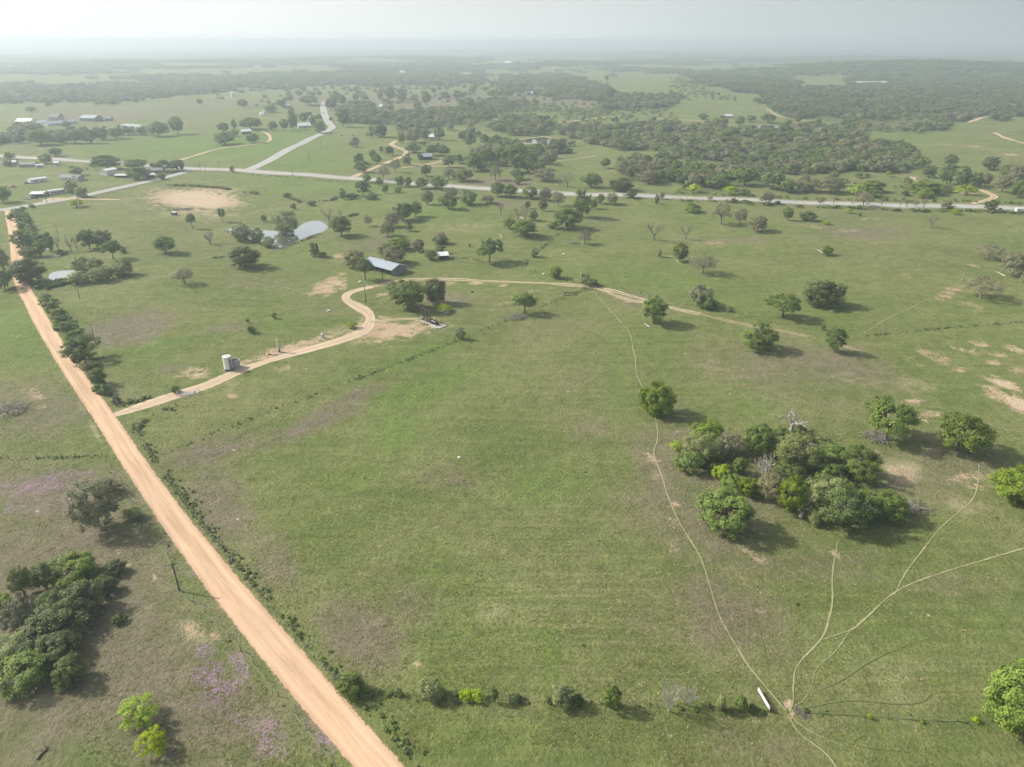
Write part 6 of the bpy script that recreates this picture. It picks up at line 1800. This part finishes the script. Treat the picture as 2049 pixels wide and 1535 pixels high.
o_ = w_.build('power_line', M_WIRE, None); tag(o_, 'single overhead wire strung along the poles by the dirt road', 'wire')
pole('pole with a yard light and transformer beside the sandy lane bend', 'E', 1275, 868, 1268, 730, True)
pole('thin pole standing in front of the open barn', 'E', 1403, 690, 1400, 605, False, False)
pole('pole beside the tiny shelter by the bare dirt pad', 'O', 1412, 1062, 1368, 912, False, False)
pole('leaning pole by the paved branch road near the parked cars', 'A', 275, 1195, 258, 1125)
pole('pole left of the lone cedar at the paved junction', 'A', 1175, 1000, 1163, 948)
pole('short pole just right of the junction pole', 'A', 1205, 1002, 1198, 970)
pole('pole on the near edge of the big green field', 'A', 1283, 976, 1278, 938)
pole('pole below the north road junction, on the near verge', 'A', 1715, 1030, 1711, 975)
pole('pole in the pasture right of the north road, lower one', 'A', 1812, 942, 1808, 890)
pole('pole in the pasture right of the north road, middle one', 'A', 1882, 868, 1879, 825)
pole('pole in the pasture right of the north road, upper one', 'A', 1943, 806, 1940, 770)
pole('pole beside the north road where it bends away', 'R', 1628, 478, 1625, 425)
pole('pole at the roadside beside the scrub far right', 'C', 1060, 1190, 1058, 1140)

# ---------------------------------------------------------------- fences
post_me = MB().tube([(0, 0, -.25), (.01, 0, .7), (0, .01, 1.3)], [.07, .065, .055], 6).mesh('post', M_POSTW)
WEED_LINES = []
def fence(label, pts, sp_=4.0, weeds=.5, size=.5, grp='wire fences'):
    w = ground([q[0] for q in pts], [q[1] for q in pts])
    c_, s_ = resample(w[:, :2], sp_)
    e = empty('wire_fence', (c_[0][0], c_[0][1], float(hgt(*c_[0])))); tag(e, label, 'fence', grp)
    o3 = np.array(e.location)
    wires = MB(); zs = hgt(c_[:, 0], c_[:, 1])
    if len(c_) > 298:
        c_, s_ = resample(w[:, :2], s_[-1] / 290); zs = hgt(c_[:, 0], c_[:, 1])
    for i, (x, y) in enumerate(c_):
        q = mesh_obj('post', post_me, e)
        q.location = (x - o3[0] + random.gauss(0, .06), y - o3[1] + random.gauss(0, .06), zs[i] - o3[2] + random.uniform(-.12, .1))
        q.rotation_euler = (random.gauss(0, .05), random.gauss(0, .05), random.random() * 3)
        q.scale = (random.uniform(.8, 1.4),) * 2 + (random.uniform(.88, 1.12),)
    for h in (.45, .8, 1.12):
        wires.tube([(x - o3[0], y - o3[1], z - o3[2] + h) for (x, y), z in zip(c_, zs)], .006, 3, False)
    wires.build('wire', M_WIRE, e)
    WEED_LINES.append((c_, weeds, size))
fence('wire fence running diagonally from the dirt road up past the pump jack', [(321, 908), (384, 886), (464, 854), (600, 801), (760, 741), (918, 680), (1043, 629), (1112, 602), (1172, 578)], 4, 1.3, .38)
fence('brushy fence across the foot of the photo from dirt road to white gate', [(702, 1384), (730, 1388), (907, 1397), (1078, 1402), (1300, 1414), (1430, 1420), (1538, 1423)], 3.5, .9, .55)
fence('overgrown fence from the worn cattle gap to the huge lower-right oak', [(1592, 1421), (1650, 1428), (1739, 1436), (1850, 1441), (1958, 1445)], 3.5, .9, .5)
fence('weedy fence along the east side of the dirt road below the lane', [(268, 862), (300, 908), (335, 958), (376, 1013), (420, 1072), (458, 1120), (500, 1172), (545, 1226), (600, 1286), (650, 1340), (702, 1384)], 3.5, 4.0, .36)
fence('straight fence at the left edge above the purple-tinged field', [(-60, 918), (0, 918), (100, 917), (205, 912)], 3.5, 1.5, .4)
fence('fence along the west side of the dirt road beside the flowers', [(205, 912), (262, 1000), (328, 1092), (359, 1182), (424, 1238), (468, 1287), (513, 1336), (602, 1448), (669, 1535), (740, 1620)], 4.5, .35, .3)
fence('fence from the corner below the two oaks to the right edge', [(1726, 674), (1790, 667), (1859, 659), (1960, 651), (2049, 645), (2110, 641)], 4, 1.2, .45)
fence('fence following the upper side of the two-track lane', [(1178, 577), (1225, 574), (1268, 584), (1312, 597), (1400, 615), (1498, 637), (1640, 661), (1726, 674)], 4.5, .4, .35)
fence('fence from the small white-roofed shed to the two-track gate', [(908, 516), (955, 520), (976, 529), (1043, 540), (1093, 550), (1140, 562), (1172, 572)], 4, .7, .4)
fence('diagonal fence climbing from the corner to the big fence oak', [(1043, 539), (1063, 515), (1100, 484), (1137, 453)], 4.5, 1.4, .45)
fence('fence on the upper side of the lane mouth by the dirt road', [(241, 809), (270, 803), (300, 797), (345, 788), (362, 784)], 3.5, 1.5, .4)
fence('fence beside the lane mouth curving into the east roadside fence', [(268, 856), (283, 845), (300, 836), (330, 822), (372, 800)], 3.5, 1.0, .4)
fence('far fence along the near side of the paved road, right half', [(1180, 396), (1350, 402), (1521, 406), (1691, 416), (1862, 422), (2049, 427)], 5.5, 1.0, .6)
fence('far fence along the near side of the paved road, left half', [(495, 349), (581, 356), (700, 365), (821, 375), (906, 380)], 6, .8, .6)
fence('fence crossing the slope above the lone rounded oak to the large pond', [(150, 497), (326, 468), (384, 455), (423, 448), (452, 447)], 5, .25, .4)

# worn gate, cattle guard and frames
a = g1(1515.5, 1384); b = g1(1539, 1424)
e = empty('white_gate', a, math.atan2((b - a).y, (b - a).x)); tag(e, 'long white metal gate swung open at the end of the brushy fence', 'gate')
gl = (b - a).length
MB().box((gl / 2, 0, .70), (gl, .08, .46)).build('panel', M_WHITE, e)
gf = MB()
for z in (.36, 1.1): gf.tube([(0, 0, z), (gl, 0, z)], .05, 6)
gf.build('rail', M_GALV, e)
for x in (-.12, gl + .12): MB().tube([(x, 0, -.3), (x, 0, 1.45)], .1, 8).build('gate_post', M_POSTW, e)
a = g1(364, 789)
e = empty('cattle_guard', a, math.radians(12)); tag(e, 'concrete cattle guard with pale pipe wings across the sandy lane', 'cattle guard')
MB().box((1.6, 0, .12), (4.4, 2.6, .25)).build('slab', M_CONC, e)
for k in range(9): MB().tube([(-.4 + k * .5, -1.2, .30), (-.4 + k * .5, 1.2, .30)], .07, 6).build('rail', M_GALV, e)
for sx in (-1.2, 4.4):
    wg = MB()
    for z in (.5, .9, 1.3): wg.tube([(sx, -1.4, z), (sx + .3, 1.5, z)], .05, 5)
    wg.tube([(sx, -1.4, 0), (sx, -1.4, 1.4)], .07, 6); wg.tube([(sx + .3, 1.5, 0), (sx + .3, 1.5, 1.4)], .07, 6)
    wg.build('wing', M_GALV, e)
a = gp('F', 1165, 714)
e = empty('metal_feed_frame', a, math.radians(5)); tag(e, 'low rusty rectangular frame lying by the two-track fence', 'frame')
for (x0, y0, x1, y1) in ((-2.6, -1.6, 2.6, -1.6), (2.6, -1.6, 2.6, 1.6), (2.6, 1.6, -2.6, 1.6), (-2.6, 1.6, -2.6, -1.6)):
    MB().tube([(x0, y0, .3), (x1, y1, .3)], .12, 6).build('bar', M_RUST, e)
for x in (-2.6, 2.6):
    for y in (-1.6, 1.6): MB().tube([(x, y, -.1), (x, y, .6)], .09, 6).build('leg', M_RUST, e)
a = gp('F', 1255, 682)
e = empty('wooden_gate', a, math.radians(10)); tag(e, 'dark wooden gate beside the two-track where the cow path begins', 'gate')
for x in (0, 4.2): MB().tube([(x, 0, -.2), (x, 0, 1.7)], .14, 7).build('gate_post', M_POSTW, e)
for z in (.4, .75, 1.1, 1.45): MB().box((2.1, 0, z), (4.0, .07, .12)).build('rail', M_POSTW, e)

def log(label, crop, x0, y0, x1, y1, mat, rad=.22, dark=False):
    a = gp(crop, x0, y0); b = gp(crop, x1, y1); d = b - a
    e = empty('fallen_log', a, math.atan2(d.y, d.x)); tag(e, label, 'log', 'fallen logs')
    L_ = max(1.5, math.hypot(d.x, d.y))
    MB().tube([(0, 0, rad * .8), (L_ * .4, .1, rad * .9), (L_ * .75, -.1, rad), (L_, .1, rad * 1.3)], [rad, rad * .9, rad * .7, rad * .4], 8).build('log', mat, e)
    for k, (f, s) in enumerate(((.5, 1), (.72, -1), (.85, 1))):
        MB().tube([(L_ * f, 0, rad), (L_ * (f + .12), s * L_ * .13, rad + .25), (L_ * (f + .2), s * L_ * .24, rad + .5)], [rad * .45, rad * .3, rad * .12], 5).build('branch', mat, e)
log('white weathered log at the foot of the full oak below the two-track', 'F', 1708, 938, 1665, 918, M_LOG)
log('white log beside the large oak at the right edge', 'G', 1930, 545, 1872, 520, M_LOG)
log('dark fallen log alone in the bottom left corner meadow', 'I', 168, 1504, 215, 1448, M_WOOD, .18)
log('white bare trunk lying left of the vivid regrowth', 'G', 790, 405, 740, 378, M_LOG)
log('grey fallen limb hanging off the leaning roadside tree', 'D', 560, 985, 640, 968, M_WOOD, .2)
log('pale log beside the low brush right of the leafless pair', 'F', 700, 330, 686, 305, M_LOG)
log('fallen trunk beside the dark roadside cedar', 'G', 1845, 152, 1870, 138, M_WOOD, .25)
log('fallen limb at the foot of the lone leafless tree', 'G', 1395, 236, 1425, 234, M_POSTW, .18)
log('pale dead log inside the brush of the leafless pair', 'F', 815, 185, 850, 200, M_LOG, .22)

# white litter by the road stream
for i, (x, y, lab) in enumerate(((297, 305, 'heap of white rubble beside the leaning tree above the small pond'), (350, 348, 'second smaller white rubble heap nearer the small pond'))):
    p = gp('D', x, y); r = np.random.default_rng(70 + i)
    m = MB()
    for k in range(14 - 5 * i):
        m.box((r.normal() * 1.6, r.normal() * 1.0, .2 + .15 * r.random()), (.5 + r.random(), .4 + .6 * r.random(), .4), r.random() * 3, .8)
    o_ = m.build('rubble_heap', M_WHITE, None); o_.location = p; tag(o_, lab, 'rubble', 'white rubble heaps')
p = gp('O', 1640, 985); r = np.random.default_rng(77)
m = MB()
for k in range(40):
    c_ = Vector((r.normal() * 3.2, r.normal() * 1.6, .3 + .5 * r.random())); d_ = Vector((r.normal(), r.normal(), r.normal() * .3)).normalized() * (1 + r.random())
    m.tube([c_ - d_, c_ + d_], [.16, .07], 4)
o_ = m.build('brush_heap', M_POSTW, None); o_.location = p; tag(o_, 'brown brush heap on the near edge of the bare dirt pad', 'brush pile')
for (c_, x, y, lab) in (('E', 990, 932, 'small pale rock alone in the grass left of the lane bend'), ('P', 919, 916, 'tiny white rock in the middle of the main field'), ('E', 1232, 708, 'flat white sheet lying by the sandy lane below the barn'), ('F', 985, 576, 'white barrel by the fence above the two-track'), ('F', 1122, 440, 'white stones in the pasture right of the diagonal fence')):
    p = gp(c_, x, y); r = np.random.default_rng(int(x))
    m = MB().lathe([(.5, 0), (.62, .2), (.45, .42), (.15, .5)], 9)
    m.v = [(x_ * (1 + .25 * math.sin(3 * i_)), y_ * .8, z_) for i_, (x_, y_, z_) in enumerate(m.v)]
    o_ = m.build('pale_rock', M_WHITE, None); o_.location = p; o_.scale = (.7,) * 3 if c_ == 'P' else (1.2,) * 3; tag(o_, lab, 'rock', 'pale rocks')

# ---------------------------------------------------------------- cattle
def cow_mesh():
    V_ = [(0, 0, 1.05), (.75, 0, 1.1), (-.7, 0, 1.1), (1.05, 0, 1.3), (1.4, 0, 1.25), (1.62, 0, 1.08), (.62, .22, .75), (.62, .22, .02), (.62, -.22, .75), (.62, -.22, .02), (-.68, .22, .8), (-.74, .22, .45), (-.68, .22, .02), (-.68, -.22, .8), (-.74, -.22, .45), (-.68, -.22, .02), (-.98, 0, 1.1), (-1.05, 0, .6)]
    E_ = [(0, 1), (0, 2), (1, 3), (3, 4), (4, 5), (1, 6), (6, 7), (1, 8), (8, 9), (2, 10), (10, 11), (11, 12), (2, 13), (13, 14), (14, 15), (2, 16), (16, 17)]
    R_ = [.42, .38, .36, .22, .16, .10, .13, .07, .13, .07, .15, .09, .07, .15, .09, .07, .05, .04]
    me_ = bpy.data.meshes.new('cow'); me_.from_pydata(V_, E_, []); me_.update(); me_.materials.append(M_COW)
    return me_, R_
p = gp('F', 495, 700)
e = empty('feed_tub', p); tag(e, 'tiny black feed tub on the grass below the two-track', 'tub')
MB().lathe([(.38, 0), (.5, .5), (.46, .5), (.36, .08)], 14).build('tub', M_BLACK, e)
for lab, c_, x, y, hd in (('black cow grazing nearest the north road bend', 'R', 1935, 700, 20), ('black cow, left of two near the dark cedars beyond the road', 'B', 168, 796, 160), ('black cow, right of two near the dark cedars beyond the road', 'B', 252, 788, 10),
                          ):
    me_, R_ = cow_mesh(); p = gp(c_, x, y)
    o_ = mesh_obj('cow', me_); o_.location = p; o_.rotation_euler[2] = math.radians(hd)
    sk = o_.modifiers.new('skin', 'SKIN')
    for i, rr_ in enumerate(R_): me_.skin_vertices[0].data[i].radius = (rr_, rr_) if me_.skin_vertices else (rr_, rr_)
    o_.modifiers.new('sub', 'SUBSURF').levels = 1
    tag(o_, lab, 'cow', 'black cattle')

# ---------------------------------------------------------------- verge weeds, hedges and grass
WEED = []
rw = np.random.default_rng(99)
def weed_path(pts, per_m, size, spread=.9, crop='P', world=None):
    if world is None:
        q = [cv(crop, *p_) for p_ in pts]
        w = ground([a_[0] for a_ in q], [a_[1] for a_ in q]); c_, s_ = resample(w[:, :2], 1.0)
    else: c_, s_ = resample(world, 1.0)
    n = int(len(c_) * per_m)
    i = rw.random(n) * (len(c_) - 1); i0_ = i.astype(int); f = (i - i0_)[:, None]
    P_ = c_[i0_] * (1 - f) + c_[np.minimum(i0_ + 1, len(c_) - 1)] * f
    P_ = P_ + rw.normal(size=(n, 2)) * spread
    clump = vnoise(P_[:, 0], P_[:, 1], 5, 3) * .6 + vnoise(P_[:, 0], P_[:, 1], 17, 4) * .4
    k = clump > .38
    P_ = P_[k]; s2 = size * (.45 + 1.0 * rw.random(k.sum()) ** 1.6 + .8 * (clump[k] - .4))
    for (x, y), s in zip(P_, s2): WEED.append((x, y, s))
for c_, wd, sz in WEED_LINES: weed_path(None, wd, sz, .45, world=c_)
weed_path([(268, 850), (300, 900), (335, 950), (376, 1006), (420, 1066), (458, 1113), (500, 1165), (545, 1218), (600, 1278), (650, 1332), (705, 1388), (760, 1450), (850, 1560)], 3.5, .42, 1.1)
weed_path([(265, 610), (300, 650), (345, 690), (370, 740), (420, 810), (470, 870)], 2.0, 1.8, 1.2, 'D')
weed_path([(430, 985), (520, 1000), (560, 1080), (620, 1150), (670, 1220)], 2.5, 1.6, 1.2, 'D')
weed_path([(965, 1090), (1100, 1088), (1250, 1100), (1400, 1118), (1505, 1136)], 3.0, 1.1, 1.1, 'A')
weed_path([(640, 50), (800, 105), (1000, 85), (1060, 70), (1150, 50), (1350, 60)], 1.4, 1.2, 1.0, 'E')
weed_path([(90, 525), (215, 515)], 1.5, .8, .4, 'E')
weed_path([(210, 545), (300, 540), (360, 520), (470, 495)], 2.5, 1.6, 1.2, 'D')
weed_path([(455, 462), (470, 470), (505, 483), (530, 492), (556, 499), (590, 488), (640, 470)], 1.6, .7, .8)
weed_path([(1100, 215), (1160, 200), (1230, 185)], 1.6, 1.2, .5, 'E')
weed_path([(85, 75), (130, 130), (160, 200), (200, 260), (140, 340)], 1.8, 2.4, 1.6, 'D')
weed_path([(1740, 368), (1800, 375), (1900, 383)], 1.0, 1.5, 1.5)
weed_path([(230, 812), (262, 806), (300, 800), (345, 793)], 2.0, .8, .7)
weed_path([(265, 862), (285, 848), (310, 835), (350, 815)], 2.0, .7, .8)
weed_path([(0, 960), (300, 980), (600, 1000), (1000, 1020), (1090, 1000)], .25, 1.4, 1.5, 'A')
weed_path([(1350, 402), (1500, 408), (1691, 417), (1850, 423), (2049, 428)], .9, 1.6, 1.2)
weed_path([(1350, 388), (1500, 392), (1691, 400), (1850, 404), (2049, 408)], .5, 1.4, 1.6)
weed_path([(1740, 850), (1800, 870)], .1, .5, 1)
weed_path([(1560, 870), (1640, 900), (1700, 960), (1650, 1010), (1560, 980), (1460, 960), (1400, 900)], 2.0, 1.6, 3.5)
WW = np.array(WEED)
ok = off_roads(WW[:, 0], WW[:, 1], .2); WW = WW[ok]
WD = [low_proto('weed', 'oak', 951, 10, 16, .11, .22), low_proto('weed', 'willow', 952, 10, 14, .10, .22), low_proto('weed', 'fresh', 953, 10, 16, .11, .22), low_proto('weed', 'live', 954, 10, 16, .11, .22)]
n = len(WW); print('weeds', n)
scatter('verge_weeds', np.stack([WW[:, 0], WW[:, 1], hgt(WW[:, 0], WW[:, 1]) - .03], 1), np.stack([WW[:, 2] * 1.5, WW[:, 2] * 1.5, WW[:, 2] * 1.0], 1), rw.random(n) * 6.28, WD, None, rw.choice([0, 0, 1, 2, 3], n))

def tuft(name, mat_, seed, n=12):
    r = np.random.default_rng(seed); V_ = []; F_ = []
    for i in range(n):
        a = r.random() * 6.28; q = r.random() * .3; x, y = math.cos(a) * q, math.sin(a) * q
        w = .05 + .05 * r.random(); t_ = r.random() * 6.28; lean = .15 + .35 * r.random(); h = .5 + .5 * r.random()
        b = len(V_)
        V_ += [(x - math.cos(t_) * w, y - math.sin(t_) * w, 0), (x + math.cos(t_) * w, y + math.sin(t_) * w, 0), (x + math.cos(a) * lean, y + math.sin(a) * lean, h)]
        F_.append((b, b + 1, b + 2))
    return make_mesh(name, V_, F_, mat_, {'tint': ('FACE', r.random(n))})
G1 = leaf_mat('grass_green', (.22, .28, .075), (.34, .38, .13), .4)
G2 = leaf_mat('grass_straw', (.38, .36, .20), (.52, .48, .30), .4)
G3 = leaf_mat('grass_dark', (.13, .16, .05), (.20, .23, .08), .3)
GT = [tuft('tuft', G1, 1), tuft('tuft', G2, 2), tuft('tuft', G3, 3)]
n = 200000
aa = np.radians((rw.random(n) - .5) * 84); r2 = 75 + 330 * rw.random(n) ** 1.25
x = r2 * np.sin(aa); y = r2 * np.cos(aa)
cl = vnoise(x, y, 9, 11) * .5 + vnoise(x, y, 2.6, 12) * .5
k = rw.random(n) < .25 + .75 * smooth(.35, .65, cl)
x, y, cl = x[k], y[k], cl[k]
px_, py_, _ = project(x, y, hgt(x, y))
sandm = spot_field(px_, py_, 'sand') < .35
ok = off_roads(x, y, .15) & sandm & (px_ > -60) & (px_ < 2110) & (py_ < 1600)
for (ax, ay, arx, ary, lv) in PONDS: ok &= ((x - ax) / arx) ** 2 + ((y - ay) / ary) ** 2 > 1
x, y = x[ok], y[ok]; n = len(x); print('tufts', n)
sz = .22 + .30 * rw.random(n) ** 2
gk = rw.random(n); sn_ = vnoise(x, y, 30, 21)
which = np.where(gk < .22 + .3 * (sn_ - .5), 1, np.where(gk > .84, 2, 0))
scatter('grass', np.stack([x, y, hgt(x, y) - .02], 1), np.stack([sz * 1.5, sz * 1.5, sz * .42], 1), rw.random(n) * 6.28, GT, None, which)
# ---------------------------------------------------------------- haze
hm, ht, ho = new_mat('haze_air')
pv = nd(ht, 'ShaderNodeVolumePrincipled')
pv.inputs['Color'].default_value = HAZE_COLOR
pv.inputs['Density'].default_value = HAZE_DENSITY
pv.inputs['Anisotropy'].default_value = HAZE_ANISO
ht.links.new(pv.outputs[0], ho.inputs['Volume'])
zb = -32.0; zt = 112.0
b_ = MB().box((0, 0, (zb + zt) / 2), (60000, 60000, zt - zb))
hz = b_.build('haze', hm)
tag(hz, kind='stuff')
